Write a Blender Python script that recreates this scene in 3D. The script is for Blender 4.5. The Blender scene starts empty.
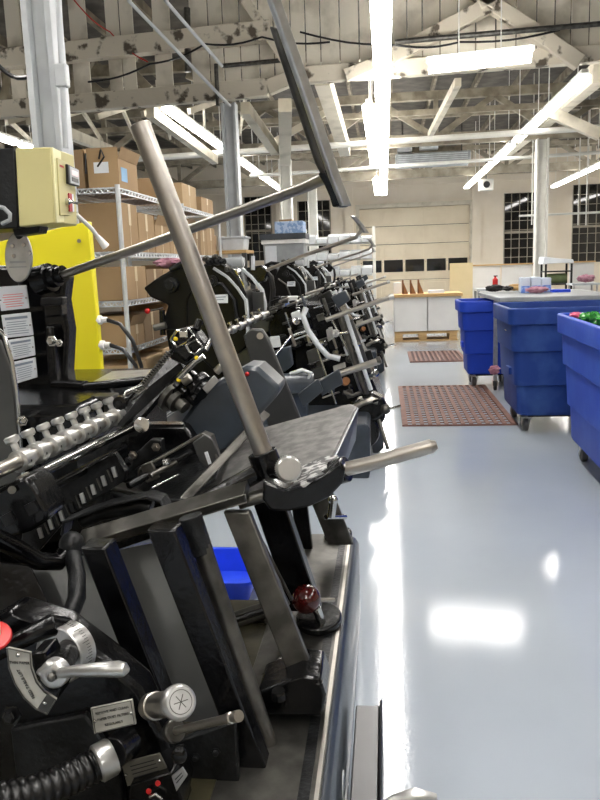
import bpy, bmesh, math, random
from math import sin, cos, tan, pi, radians, atan2
from mathutils import Vector, Matrix, Euler
random.seed(7)
C = bpy.context.scene.collection
# ------------------------------------------------------------------ camera
CAM_H, FPX = 1.3, 760.0
YAW, PITCH, ROLL = 0.115734, 0.173183, radians(2.0)
_f = Vector((-sin(YAW)*cos(PITCH), cos(YAW)*cos(PITCH), -sin(PITCH)))
_r = Vector((cos(YAW), sin(YAW), 0)); _u = _r.cross(_f)
_r, _u = _r*cos(ROLL) - _u*sin(ROLL), _u*cos(ROLL) + _r*sin(ROLL)
O = Vector((0, 0, CAM_H))
cam = bpy.data.cameras.new('camera'); camo = bpy.data.objects.new('camera', cam); C.objects.link(camo)
M3 = Matrix((_r, _u, -_f)).transposed()
camo.matrix_world = Matrix.Translation(O) @ M3.to_4x4()
cam.sensor_fit = 'VERTICAL'; cam.sensor_height = 36; cam.sensor_width = 27
cam.lens = 36*FPX/800; cam.clip_start = .05; cam.clip_end = 200
bpy.context.scene.camera = camo
# ------------------------------------------------------------------ world, exposure
w = bpy.data.worlds.new('night'); bpy.context.scene.world = w; w.use_nodes = True
w.node_tree.nodes['Background'].inputs[0].default_value = (.01, .012, .018, 1)
w.node_tree.nodes['Background'].inputs[1].default_value = 1
vs = bpy.context.scene.view_settings
vs.view_transform = 'Standard'; vs.look = 'None'; vs.gamma = 1; vs.use_curve_mapping = False
vs.exposure = 0.64
TUBE = 19.0          # strength of the brighter fluorescent tubes
def ray(px, py): return _f + _r*((px-300)/FPX) - _u*((py-400)/FPX)
def W(px, py, Y):
    d = ray(px, py); return O + d*(Y/d.y)
def Zp(px, py, z):
    d = ray(px, py); return O + d*((z-CAM_H)/d.z)
def Xp(px, py, x):
    d = ray(px, py); return O + d*(x/d.x)
def PR(n, p):                      # n pixels of the photo at point p, in metres
    return n*((p-O).dot(_f))/FPX
# ------------------------------------------------------------------ materials
def srgb(h):
    h = h.lstrip('#'); out = []
    for i in (0, 2, 4):
        c = int(h[i:i+2], 16)/255
        out.append(c/12.92 if c <= .04045 else ((c+.055)/1.055)**2.4)
    return out
def mat(name, hexc, rough=.5, metal=0.0, hex2=None, nscale=6, bump=0.0, bscale=40, lo=.4, hi=.65, spec=.5, coat=0, rvar=0, stretch=None):
    m = bpy.data.materials.new(name); m.use_nodes = True
    nt = m.node_tree; b = nt.nodes['Principled BSDF']
    c = srgb(hexc)
    b.inputs['Base Color'].default_value = (*c, 1)
    b.inputs['Roughness'].default_value = rough; b.inputs['Metallic'].default_value = metal
    b.inputs['Specular IOR Level'].default_value = spec
    b.inputs['Coat Weight'].default_value = coat; b.inputs['Coat Roughness'].default_value = .08
    tc = nt.nodes.new('ShaderNodeTexCoord'); vec = tc.outputs['Object']
    if stretch:
        mp = nt.nodes.new('ShaderNodeMapping'); mp.inputs['Scale'].default_value = stretch
        nt.links.new(vec, mp.inputs[0]); vec = mp.outputs[0]
    n = nt.nodes.new('ShaderNodeTexNoise'); n.inputs['Scale'].default_value = nscale; n.inputs['Detail'].default_value = 6
    nt.links.new(vec, n.inputs['Vector'])
    r = nt.nodes.new('ShaderNodeValToRGB'); r.color_ramp.elements[0].position = lo; r.color_ramp.elements[1].position = hi
    r.color_ramp.elements[0].color = (*c, 1)
    c2 = srgb(hex2) if hex2 else [min(1, x*1.25+.004) for x in c]
    r.color_ramp.elements[1].color = (*c2, 1)
    nt.links.new(n.outputs['Fac'], r.inputs[0]); nt.links.new(r.outputs[0], b.inputs['Base Color'])
    if rvar:
        mr = nt.nodes.new('ShaderNodeMapRange'); mr.inputs[3].default_value = max(.02, rough-rvar); mr.inputs[4].default_value = rough+rvar
        nt.links.new(n.outputs['Fac'], mr.inputs[0]); nt.links.new(mr.outputs[0], b.inputs['Roughness'])
    if bump:
        n2 = nt.nodes.new('ShaderNodeTexNoise'); n2.inputs['Scale'].default_value = bscale; n2.inputs['Detail'].default_value = 4
        nt.links.new(vec, n2.inputs['Vector'])
        bp = nt.nodes.new('ShaderNodeBump'); bp.inputs['Strength'].default_value = bump; bp.inputs['Distance'].default_value = .01
        nt.links.new(n2.outputs['Fac'], bp.inputs['Height']); nt.links.new(bp.outputs[0], b.inputs['Normal'])
    return m
def emis(name, hexc, s):
    m = bpy.data.materials.new(name); m.use_nodes = True; b = m.node_tree.nodes['Principled BSDF']
    b.inputs['Base Color'].default_value = (.8, .8, .8, 1)
    b.inputs['Emission Color'].default_value = (*srgb(hexc), 1); b.inputs['Emission Strength'].default_value = s
    return m
M = dict(
 tube_dim=emis('dim_fluorescent_tube', '#fffbf6', 12.0),  # weaker emission, set to soften the streaks on the floor
 floor=mat('grey_epoxy_floor', '#9ba3ac', .075, hex2='#a2aab3', nscale=.8, bump=.03, bscale=70, spec=.34),
 wall=mat('cream_wall', '#e7dcc8', .75, hex2='#eee4d3', nscale=1.2, bump=.1, bscale=12),
 deck=mat('grey_roof_deck', '#433f39', .9, hex2='#5c574f', nscale=3),
 timber=mat('cream_painted_timber', '#d6cfbd', .7, hex2='#b0a895', nscale=3, lo=.5, hi=.75, bump=.2, bscale=18),
 board=mat('dingy_white_board', '#e2dccd', .75, hex2='#a79f8d', nscale=2.2, lo=.5, hi=.75, bump=.15, bscale=14),
 dark_timber=mat('grey_brown_timber', '#6b6355', .85, hex2='#8d8473', nscale=4),  # grey-brown joist timber, darker than the cream beams
 column=mat('blue_white_steel_paint', '#c6cacc', .45, hex2='#b9bdc0', nscale=5),
 white=mat('white_paint', '#e2e1da', .45, hex2='#d8d7cf', nscale=4),
 fixture=mat('white_enamel', '#e6e6e2', .35),
 black=mat('black_gloss_enamel', '#060607', .2, hex2='#101113', nscale=14, bump=.12, bscale=60, rvar=.1, spec=.4),
 blackm=mat('black_worn_paint', '#0a0b0c', .4, spec=.32, hex2='#1e2022', nscale=18, bump=.25, bscale=90, rvar=.15),
 slate=mat('slate_machine_paint', '#2e353d', .3, hex2='#3a424b', nscale=10, bump=.06, bscale=40, coat=.2),
 dsteel=mat('dark_oily_steel', '#504f4b', .36, .85, hex2='#6d6b66', nscale=16, rvar=.12, bump=.05),
 steel=mat('brushed_steel', '#b3aea6', .32, 1, hex2='#a6a199', nscale=20, rvar=.1, bump=.04, stretch=(1, 1, 1)),
 bright=mat('polished_steel', '#d4d4d2', .16, 1, hex2='#bdbdbb', nscale=12, rvar=.05),
 alu=mat('satin_aluminium', '#c8c8c6', .34, .9, hex2='#b3b3b0', nscale=25),
 grime=mat('oily_olive_bed', '#2f2c20', .3, .3, hex2='#4b4734', nscale=9, rvar=.15, bump=.1),
 table=mat('worn_table_plate', '#6d6c6b', .5, .35, hex2='#8e8c89', nscale=30, bump=.1, bscale=120),
 panel=mat('gunmetal_sheet', '#5b5c5a', .38, .6, hex2='#48494a', nscale=3, rvar=.1),
 grey=mat('grey_paint', '#8f9395', .45), lgrey=mat('light_grey_plastic', '#b9bdc0', .4),
 red=mat('maroon_phenolic', '#5a1512', .14, hex2='#3d0d0c', nscale=8, coat=.6),
 redp=mat('bright_red', '#b31614', .35), peel=mat('peeling_painted_timber', '#d2cab8', .75, hex2='#5a5144', nscale=5, lo=.56, hi=.64, bump=.3, bscale=20), yellow=mat('yellow_sheet', '#f2e61a', .42, hex2='#eee028', nscale=2),
 yoil=mat('yellow_oil_cap', '#e0c417', .35),
 cream=mat('cream_instrument_paint', '#cfc68c', .45, hex2='#c6bd84', nscale=5), creaml=mat('pale_cream_plastic', '#ddd7a6', .4),
 timber2=mat('shaded_timber', '#a39b89', .8, hex2='#7f7767', nscale=4), headblack=mat('flat_black_casting', '#050505', .36, spec=.25, hex2='#0d0d0e', nscale=12, bump=.1),  # timber2: cream timber with the gloom of the roof put into its colour
 plate=mat('engraved_plate', '#bcbab0', .38, .35, hex2='#a3a197', nscale=14), plated=mat('dark_engraved_plate', '#77746a', .35, .7),
 ink=mat('black_ink', '#1a1a1a', .6), redink=mat('red_ink', '#d06a6a', .6), blueink=mat('grey_ink', '#7d8896', .6),
 paper=mat('white_label', '#e4e8ec', .4, hex2='#d9dee4'), hose=mat('black_hose', '#0b0b0c', .3),
 card=mat('cardboard', '#a08460', .85, hex2='#a98d69', nscale=3), card2=mat('pale_cardboard', '#b99f79', .85, hex2='#b0956f', nscale=3),
 card3=mat('brown_cardboard', '#82694c', .85, hex2='#8d7455', nscale=3), tape=mat('pale_tape', '#cdbb98', .35), worn=mat('worn_black_casting', '#15161a', .35, hex2='#c4c4c2', nscale=45, lo=.5, hi=.58),
 chrome=mat('zinc_wire', '#ccd0d3', .35, .5), lblue=mat('light_blue_print', '#7ba3c4', .6),
 bin=mat('blue_poly', '#183aa8', .5, spec=.3, hex2='#1f43b6', nscale=2.2, bump=.05, bscale=30), bin2=mat('scuffed_blue_poly', '#1a387e', .55, spec=.3, hex2='#365690', nscale=5, lo=.5, hi=.8, bump=.06),
 bin3=mat('scuffed_bright_blue_poly', '#2046b0', .5, spec=.3, hex2='#385cba', nscale=3.5, lo=.45, hi=.75, bump=.06), tray=mat('blue_tray', '#1f46d8', .4),
 rubber=mat('black_rubber', '#141414', .6), wheel=mat('grey_wheel', '#4b4a49', .5), matr=mat('red_brown_rubber', '#664439', .75, hex2='#765347', nscale=9),
 glass=mat('night_window_glass', '#0a0c10', .05, spec=.6), muntin=mat('window_bar', '#948d7e', .6),
 doorp=mat('cream_door_panel', '#e2d6bd', .55, hex2='#dacdb3', nscale=1.5), wood=mat('pale_wood', '#cba873', .65, hex2='#b8935e', nscale=6, stretch=(1, 8, 8)),
 ply=mat('pale_plywood', '#d9c79c', .6, hex2='#d0bd90', nscale=2), brown=mat('brown_wood', '#8a5a30', .6), whiteb=mat('white_board', '#e7e6e2', .4, hex2='#dddcd8', nscale=2),
 pink=mat('pink_rag', '#b98a98', .9, hex2='#9c6a7c', nscale=20), green=mat('green_foil', '#3f9a3a', .25, .2, hex2='#1f6a2a', nscale=12), pinkf=mat('pink_foil', '#c45a78', .3, hex2='#a33355', nscale=12),
 pail=mat('white_pail', '#e9e9e4', .35), clear=mat('cloudy_plastic', '#ccd6e4', .25, hex2='#b9c7dd'), pblue=mat('blue_packing', '#5b7fd0', .5, hex2='#9ab0e0', nscale=30, lo=.45, hi=.55), bluebox=mat('blue_patterned_card', '#7f9dc8', .6, hex2='#b3c6e0', nscale=25, lo=.48, hi=.52),
 navy=mat('dark_lid', '#33383f', .5), sage=mat('green_bundle', '#7f8f62', .8), tube=emis('fluorescent_tube', '#fffbf6', TUBE), oval=mat('silver_sticker', '#c9ccce', .35),
 led=emis('red_display', '#c04048', .25), spring=mat('spring_steel', '#77756f', .35, .9))
# ------------------------------------------------------------------ mesh builder
def frame(d):
    d = d.normalized(); a = Vector((0, 0, 1)) if abs(d.z) < .9 else Vector((1, 0, 0))
    x = a.cross(d).normalized(); return x, d.cross(x)
class MB:
    def __init__(s): s.v = []; s.f = []
    def add(s, vs_, fs):
        o = len(s.v); s.v += [Vector(p) for p in vs_]; s.f += [tuple(i+o for i in f) for f in fs]; return s
    def hexa(s, p):                       # 4 of one side, 4 of the other
        return s.add(p, [(3, 2, 1, 0), (4, 5, 6, 7), (0, 1, 5, 4), (1, 2, 6, 5), (2, 3, 7, 6), (3, 0, 4, 7)])
    def box(s, c, d, rot=None):
        c = Vector(c); h = Vector(d)/2; pts = []
        for z in (-1, 1):
            for x, y in ((-1, -1), (1, -1), (1, 1), (-1, 1)):
                p = Vector((x*h.x, y*h.y, z*h.z))
                if rot is not None: p = rot @ p
                pts.append(c+p)
        return s.hexa(pts)
    def mm(s, x0, x1, y0, y1, z0, z1):
        return s.box(((x0+x1)/2, (y0+y1)/2, (z0+z1)/2), (abs(x1-x0), abs(y1-y0), abs(z1-z0)))
    def prism(s, poly, vec):
        poly = [Vector(p) for p in poly]; n = len(poly); vec = Vector(vec)
        nrm = Vector((0, 0, 0))
        for i in range(n): nrm += poly[i].cross(poly[(i+1) % n])
        if nrm.dot(vec) > 0: poly = poly[::-1]
        return s.add(poly+[p+vec for p in poly], [tuple(range(n)), tuple(range(2*n-1, n-1, -1))]+[(i, i+n, (i+1) % n+n, (i+1) % n) for i in range(n)])
    def tube(s, pts, r, n=12, cap=True):
        pts = [Vector(p) for p in pts]; rs = r if isinstance(r, (list, tuple)) else [r]*len(pts)
        x = None; o = len(s.v)
        for i, p in enumerate(pts):
            d = (pts[min(i+1, len(pts)-1)]-pts[max(i-1, 0)]).normalized()
            if x is None: x, _ = frame(d)
            x = (x-d*x.dot(d)).normalized(); y = d.cross(x)
            for k in range(n):
                a = 2*pi*k/n; s.v.append(p+(x*cos(a)+y*sin(a))*rs[i])
        for i in range(len(pts)-1):
            for k in range(n):
                a = o+i*n+k; b = o+i*n+(k+1) % n; s.f.append((a, b, b+n, a+n))
        if cap:
            s.f.append(tuple(o+k for k in reversed(range(n)))); e = o+(len(pts)-1)*n; s.f.append(tuple(e+k for k in range(n)))
        return s
    def cyl(s, p0, p1, r, r2=None, n=16): return s.tube([p0, p1], [r, r if r2 is None else r2], n)
    def lathe(s, p0, d, prof, n=24):      # prof: (height along d, radius)
        d = Vector(d).normalized(); p0 = Vector(p0); return s.tube2([p0+d*h for h, _ in prof], d, [r for _, r in prof], n)
    def tube2(s, pts, d, rs, n):
        x, y = frame(d); o = len(s.v)
        for p, r in zip(pts, rs):
            for k in range(n):
                a = 2*pi*k/n; s.v.append(p+(x*cos(a)+y*sin(a))*max(r, 1e-4))
        for i in range(len(pts)-1):
            for k in range(n):
                a = o+i*n+k; b = o+i*n+(k+1) % n; s.f.append((a, b, b+n, a+n))
        s.f.append(tuple(o+k for k in reversed(range(n)))); e = o+(len(pts)-1)*n; s.f.append(tuple(e+k for k in range(n)))
        return s
    def ball(s, c, r, n=20, m=12, sc=(1, 1, 1)):
        c = Vector(c); vs_ = []; fs = []
        for i in range(m+1):
            t = pi*(i+.02)/(m+.04)
            for k in range(n):
                a = 2*pi*k/n; vs_.append(c+Vector((r*sin(t)*cos(a)*sc[0], r*sin(t)*sin(a)*sc[1], r*cos(t)*sc[2])))
        for i in range(m):
            for k in range(n): fs.append((i*n+k, (i+1)*n+k, (i+1)*n+(k+1) % n, i*n+(k+1) % n))
        fs += [tuple(range(n)), tuple(m*n+k for k in reversed(range(n)))]
        return s.add(vs_, fs)
    def bar(s, pts, wdir, wd, th):        # flat bar swept along pts, width along wdir
        pts = [Vector(p) for p in pts]; wv = Vector(wdir).normalized()*wd/2; o = len(s.v)
        for i, p in enumerate(pts):
            d1 = (pts[i]-pts[max(i-1, 0)]); d2 = (pts[min(i+1, len(pts)-1)]-pts[i]); d = (d1.normalized()+d2.normalized()).normalized()
            nv = d.cross(wv).normalized()*th/2
            s.v += [p-wv-nv, p+wv-nv, p+wv+nv, p-wv+nv]
        for i in range(len(pts)-1):
            a = o+4*i
            for k in range(4): s.f.append((a+k, a+(k+1) % 4, a+4+(k+1) % 4, a+4+k))
        e = o+4*(len(pts)-1); s.f += [(o+3, o+2, o+1, o), (e, e+1, e+2, e+3)]
        return s
    def build(s, name, m, parent=None, bev=0, ang=35):
        off = Vector((0, 0, 0)); q = parent
        while q is not None: off = off+q.location; q = q.parent
        me = bpy.data.meshes.new(name); me.from_pydata([p-off for p in s.v], [], s.f); me.validate()
        bm = bmesh.new(); bm.from_mesh(me); bmesh.ops.recalc_face_normals(bm, faces=bm.faces[:]); bm.to_mesh(me); bm.free()
        for p in me.polygons: p.use_smooth = True
        me.set_sharp_from_angle(angle=radians(ang))
        me.materials.append(M[m] if isinstance(m, str) else m)
        o = bpy.data.objects.new(name, me); C.objects.link(o)
        if parent is not None: o.parent = parent
        if bev:
            b = o.modifiers.new('bevel', 'BEVEL'); b.width = bev; b.segments = 2; b.limit_method = 'ANGLE'; b.angle_limit = radians(40)
        return o
def tag(o, label=None, cat=None, group=None, kind=None):
    if label: o['label'] = label
    if cat: o['category'] = cat
    if group: o['group'] = group
    if kind: o['kind'] = kind
    return o
def thing(name, label, cat, loc=(0, 0, 0), group=None):
    o = bpy.data.objects.new(name, None); C.objects.link(o); o.location = loc; o.empty_display_size = .1
    return tag(o, label, cat, group)
def struct(name, mb, m, bev=0): return tag(mb.build(name, m, None, bev), kind='structure')
def copy_tree(o, parent=None):
    c = o.copy(); C.objects.link(c)
    if parent is not None: c.parent = parent
    for ch in list(o.children): copy_tree(ch, c)
    return c
def V(*a): return Vector(a)
YV = V(0, 1, 0)
LETTER = {}
def text_mesh(body, size, origin, xd, yd, m, parent, name='lettering', align='CENTER', ext=.0004):
    cu = bpy.data.curves.new('t', 'FONT'); cu.body = body; cu.size = size; cu.align_x = align; cu.align_y = 'CENTER'; cu.extrude = ext; cu.resolution_u = 2
    t = bpy.data.objects.new('t', cu); C.objects.link(t)
    dg = bpy.context.evaluated_depsgraph_get(); me = bpy.data.meshes.new_from_object(t.evaluated_get(dg))
    bpy.data.objects.remove(t)
    xd = Vector(xd).normalized(); yd = Vector(yd); yd = (yd-xd*yd.dot(xd)).normalized(); zd = xd.cross(yd)
    off = Vector((0, 0, 0)); q = parent
    while q is not None: off = off+q.location; q = q.parent
    A = Matrix((xd, yd, zd)).transposed().to_4x4(); A.translation = Vector(origin)-off
    me.transform(A); me.materials.clear(); me.materials.append(M[m]); me.name = name
    o = bpy.data.objects.new(name, me); C.objects.link(o); o.parent = parent; return o
# quad helper: point on a quad given its corners tl, tr, br, bl
def Q(c, s, t): return (c[0]*(1-s)+c[1]*s)*(1-t)+(c[3]*(1-s)+c[2]*s)*t
def qplate(mb, c, s0, t0, s1, t1, th, nrm, lift=0):
    p = [Q(c, s0, t0)+nrm*lift, Q(c, s1, t0)+nrm*lift, Q(c, s1, t1)+nrm*lift, Q(c, s0, t1)+nrm*lift]
    return mb.prism(p, nrm*th)
# ================================================================== SETTING
X0, X1, Y0, Y1, ZR = -15.5, 10.5, -6.0, 30.0, 5.35
struct('floor', MB().mm(X0-.2, X1+.2, Y0-.2, Y1+.3, -.2, 0), 'floor')
struct('ceiling', MB().mm(X0-.2, X1+.2, Y0-.2, Y1+.3, ZR, ZR+.15), 'deck')
struct('wall_left', MB().mm(X0-.2, X0, Y0, Y1, 0, ZR), 'wall')
struct('wall_right', MB().mm(X1, X1+.2, Y0, Y1, 0, ZR), 'wall')
struct('wall_front', MB().mm(X0, X1, Y0-.2, Y0, 0, ZR), 'wall')
HOLES = [(-5.45, -4.35, 1.6, 4.05), (-3.35, -2.05, 1.15, 3.8), (-.95, 3.2, 0, 3.4), (4.46, 5.66, 1.05, 3.75), (6.95, 8.15, 1.1, 3.95)]
wb = MB(); xs = X0
for (a, b, c, d) in HOLES:
    wb.mm(xs, a, Y1, Y1+.3, 0, ZR)
    if c > 0: wb.mm(a, b, Y1, Y1+.3, 0, c)
    wb.mm(a, b, Y1, Y1+.3, d, ZR); xs = b
wb.mm(xs, X1, Y1, Y1+.3, 0, ZR)
struct('wall_back', wb, 'wall')
n = 0
for (a, b, c, d) in HOLES:
    if c == 0: continue
    n += 1
    wi = struct('window_%d' % n, MB().mm(a, b, Y1+.14, Y1+.16, c, d), 'glass')
    fr = MB(); nx = 4; nz = max(6, round((d-c)/.36))
    for i in range(nx+1):
        x = a+(b-a)*i/nx; fr.mm(x-.012, x+.012, Y1+.1, Y1+.14, c, d)
    for k in range(nz+1):
        z = c+(d-c)*k/nz; fr.mm(a, b, Y1+.105, Y1+.139, z-.011, z+.011)
    fr.mm(a, b, Y1+.08, Y1+.104, c+(d-c)*.45, c+(d-c)*.45+.09).mm(a, a+.05, Y1+.08, Y1+.104, c, d).mm(b-.05, b, Y1+.08, Y1+.104, c, d)
    fr.build('window_frame', 'muntin', wi)
    MB().mm(a-.08, b+.08, Y1-.06, Y1+.1, c-.09, c).build('window_sill', 'wall', wi)
# wall pilasters, ledge and dado
tr = MB()
for x in (-4.0, -1.35, 3.45, 6.2, 9.2): tr.mm(x-.16, x+.16, Y1-.14, Y1, 0, ZR)
tr.mm(X0, X1, Y1-.1, Y1, 4.2, 4.42)
struct('trim_1', tr, 'wall')
# garage door
dr = MB()
for k in range(5): dr.mm(-.95, 3.2, Y1+.05, Y1+.1, k*.68, k*.68+.665)
door = struct('door_1', dr, 'doorp', .012)
dp = MB()
for k in range(5):
    if k == 1.5: continue
    for i in range(5):
        if k == 1: continue
        x = -.9+i*.815; dp.mm(x+.06, x+.75, Y1+.035, Y1+.05, k*.68+.1, k*.68+.57)
dp.build('door_panel', 'doorp', door, .01)
for i in range(5):
    x = -.9+i*.815
    p = MB().mm(x+.05, x+.77, Y1+.03, Y1+.05, .98, 1.44).build('door_window', 'glass', door)
    f = MB().mm(x+.02, x+.8, Y1+.02, Y1+.05, 1.44, 1.48).mm(x+.02, x+.8, Y1+.02, Y1+.05, .94, .98).mm(x+.02, x+.05, Y1+.02, Y1+.05, .98, 1.44).mm(x+.77, x+.8, Y1+.02, Y1+.05, .98, 1.44)
    f.build('door_window_frame', 'doorp', p)
struct('trim_2', MB().mm(-1.1, 3.35, Y1-.06, Y1, 3.4, 3.56).mm(3.2, 3.33, Y1-.06, Y1, 0, 3.4).mm(-1.08, -.95, Y1-.06, Y1, 0, 3.4), 'timber')
# ------------------------------------------------------------------ columns
k = 0
def column(x, y, ztop, wd=.24, mt='column'):
    global k; k += 1
    m = MB().mm(x-wd/2, x-wd/2+.04, y-wd/2, y+wd/2, 0, ztop).mm(x+wd/2-.04, x+wd/2, y-wd/2, y+wd/2, 0, ztop)
    m.mm(x-wd/2+.04, x+wd/2-.04, y-.03, y+.03, 0, ztop)
    m.mm(x-wd*.75, x+wd*.75, y-wd*.7, y+wd*.7, 0, .03)
    return struct('trim_%d' % (10+k), m, mt, .006)
c1 = column(-2.045, 4.75, 3.9, .185)
column(-2.17, 11.2, 3.62, .21); column(-2.2, 17.65, 3.7, .26, 'white'); column(-2.2, 24.1, 3.7, .28, 'white'); column(3.42, 17.65, 3.85, .26, 'white'); column(-8.2, 17.65, 3.85); column(-8.2, 11.3, 3.6)
MB().tube([W(57, -30, 4.6), W(66, 148, 4.6)], .018).build('conduit', 'column', c1)
MB().box(W(62, 76, 4.6), (.075, .06, .13)).build('junction_box', 'column', c1, .008)
# ------------------------------------------------------------------ roof timbers
def beam(mb, a, b, wd, ht):               # rectangular timber from a to b
    a = Vector(a); b = Vector(b); d = (b-a).normalized(); x, y = frame(d)
    s = [x*wd/2+y*ht/2, -x*wd/2+y*ht/2, -x*wd/2-y*ht/2, x*wd/2-y*ht/2]
    return mb.hexa([a+q for q in s]+[b+q for q in s])
YT = 11.3
gaps = [(11, 18), (64, 95), (106, 129), (155, 165), (188, 203), (266, 278), (-60, -40)]
random.seed(3)
bw = MB(); x = -9.0; i = 0
while x < 9:
    wd = random.choice((.21, .24, .27)); pxm = 385+x*FPX/11.25+6
    if not any(a < pxm+8 < b for a, b in gaps):
        dz = random.uniform(-.02, .03); zlo = 3.74+.022*(x+5.6)
        bw.mm(x, x+wd-.022, YT+random.uniform(0, .012), YT+.04, zlo, ZR-.02)
    x += wd
struct('trim_30', bw, 'board')
ch = MB()                                  # bottom chord, upper beam, diagonals of the boarded truss
beam(ch, (-9, YT-.1, 3.66), (-1.6, YT-.1, 3.80), .16, .24); beam(ch, (-1.6, YT-.1, 3.80), (-1.2, YT-.1, 3.93), .16, .2); beam(ch, (-1.2, YT-.1, 3.93), (9, YT-.1, 4.02), .16, .22)
beam(ch, W(-10, 61, YT-.16), W(272, 31, YT-.16), .2, .26)
beam(ch, W(490, 5, YT-.2), W(392, 57, YT-.2), .16, .2); beam(ch, W(490, 3, YT-.2), W(580, 63, YT-.2), .16, .2)
beam(ch, W(478, 4, YT-.22), W(560, -40, YT-.22), .16, .2); beam(ch, W(497, 4, YT-.22), W(420, -40, YT-.22), .16, .2)
beam(ch, W(392, 57, YT-.2), W(345, 76, YT-.2), .12, .16)
beam(ch, W(238, -10, YT-.2), W(285, 60, YT-.2), .1, .14)
struct('trim_31', ch, 'peel', .012)
dg = MB()                                  # braces seen through the missing boards
for a, b in (((70, 95), (98, 45)), ((112, 92), (138, 48)), ((190, 80), (203, 40)), ((62, 40), (90, 100)), ((5, 100), (15, 45)), ((104, 52), (135, 76)), ((100, 40), (150, 90)), ((60, 60), (110, 100)), ((186, 55), (206, 90))):
    beam(dg, W(*a, YT+.5), W(*b, YT+.5), .1, .13)
for i in range(14):
    y = 12.1+i*.35; beam(dg, (-9, y, 4.0+.09*i), (-.9, y, 4.05+.09*i), .05, .05)
struct('trim_32', dg, 'timber2')
# joists along Y under the deck, purlins across, open trusses further back
js = MB(); x = -15
while x < 10.4:
    js.mm(x-.03, x+.03, 11.5, Y1, ZR-.16, ZR); x += .95
struct('trim_33', js, 'dark_timber')
pu = MB()
for y in (14.6, 20.6, 27.2): pu.mm(X0, X1, y-.07, y+.07, ZR-.42, ZR-.22)
for y, z in ((16.4, 4.25), (22.4, 4.35)): pu.mm(X0, X1, y-.04, y+.04, z, z+.11)
struct('trim_34', pu, 'timber2')
for q, y in enumerate((17.65, 24.1)):
    t = MB(); beam(t, (X0, y, 3.9), (X1, y, 3.98), .18, .24); beam(t, (X0, y, 4.85), (X1, y, 4.88), .16, .18)
    x = X0+.4; s = 0
    while x < X1-1.3:
        a, b = (3.98, 4.8) if s % 2 else (4.8, 3.98)
        beam(t, (x, y, a), (x+1.25, y, b), .11, .12); 
        if s % 2: beam(t, (x, y, 3.9), (x, y, 4.85), .1, .1)
        x += 1.25; s += 1
    struct('trim_%d' % (35+q), t, 'timber2')
lb = MB()                                  # knee braces and long bracing
beam(lb, W(600, 72, 12.5), W(545, 120, 17.5), .2, .3); beam(lb, W(545, 120, 17.5), W(500, 157, 24), .2, .28)
beam(lb, W(322, 76, 11.6), W(345, 150, 17), .22, .26)
beam(lb, W(458, 82, 12.5), W(430, 135, 17), .1, .12)
beam(lb, W(150, 112, 11.6), W(215, 160, 15), .12, .16)
beam(lb, W(30, 118, 11.6), W(110, 150, 17), .14, .18); beam(lb, W(245, 108, 11.8), W(275, 150, 14), .14, .18); beam(lb, W(285, 105, 11.8), W(285, 160, 14.5), .2, .2)
beam(lb, W(260, 150, 15.5), W(330, 110, 15.5), .1, .12); beam(lb, W(545, 110, 14), W(600, 135, 14), .14, .18)
for i in range(9):
    x = -9+i*.75; beam(lb, (x, 12.2, 3.75), (x+.9, 15.5, 4.9), .06, .09); beam(lb, (x+.9, 12.6, 4.3), (x, 16.5, 4.1), .05, .08)
struct('trim_37', lb, 'timber')
# ------------------------------------------------------------------ overhead services
def pipe(name, label, pts, r, m, n=10): return tag(MB().tube(pts, r, n).build(name, m), label, 'pipe')
pipe('sprinkler_pipe', 'thick white pipe crossing the room just beyond the boarded truss', [W(120, 160, 15), W(620, 126, 15)], .055, 'white')
pipe('sprinkler_pipe', 'thinner white pipe crossing the room beyond the thick white pipe', [W(250, 176, 18.4), W(620, 151, 18.4)], .04, 'white')
pipe('sprinkler_pipe', 'dark iron pipe along the white boards at upper right', [W(395, 42, YT-.35), W(620, 22, YT-.35)], .035, 'dsteel')
pipe('iron_pipe', 'short dark pipe on the white boards beside the first press guard', [W(222, 66, YT-.2), W(285, 60, YT-.2)], .03, 'dsteel')
pipe('tie_rod', 'pale rod slanting down to the second column top, upper one', [W(165, 0, 9.5), W(222, 66, YT-.3)], .022, 'column')
pipe('tie_rod', 'pale rod slanting down across the boards to the second column top, lower one', [W(128, 0, 9.5), W(230, 106, YT-.3)], .022, 'column')
pipe('conduit_drop', 'dark iron pipe hanging down the boards left of the second column', [W(187, 8, YT-.2), W(188, 72, YT-.2)], .045, 'dsteel')
pipe('conduit_drop', 'dark pipe standing on top of the second column', [W(216, 64, YT-.2), W(218, 106, YT-.2)], .03, 'dsteel')
def cable(label, pts, r=.014, m='hose'):
    p = [Vector(q) for q in pts]; out = []
    for i in range(len(p)-1):
        for j in range(6): out.append(p[i].lerp(p[i+1], j/6)+V(0, 0, -.05*sin(pi*j/6)))
    out.append(p[-1]); return tag(MB().tube(out, r, 6).build('cable', m), label, 'cable')
cable('black cable sagging along the boards from the left to the press guard', [W(88, 82, YT-.3), W(150, 64, YT-.3), W(205, 44, YT-.3), W(262, 37, YT-.3), W(330, 42, YT-.3)])
cable('dark cable drooping in from the left edge to the first column', [W(-5, 62, 6), W(28, 77, 6)], .018)
cable('thin black cable along the boards at the top right', [W(300, 32, YT-.3), W(395, 45, YT-.3), W(460, 42, YT-.3), W(560, 30, YT-.3)])
cable('red wire slanting through the truss at upper left', [W(74, 0, YT-.25), W(110, 32, YT-.25), W(148, 62, YT-.25)], .01, 'redp')
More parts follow.
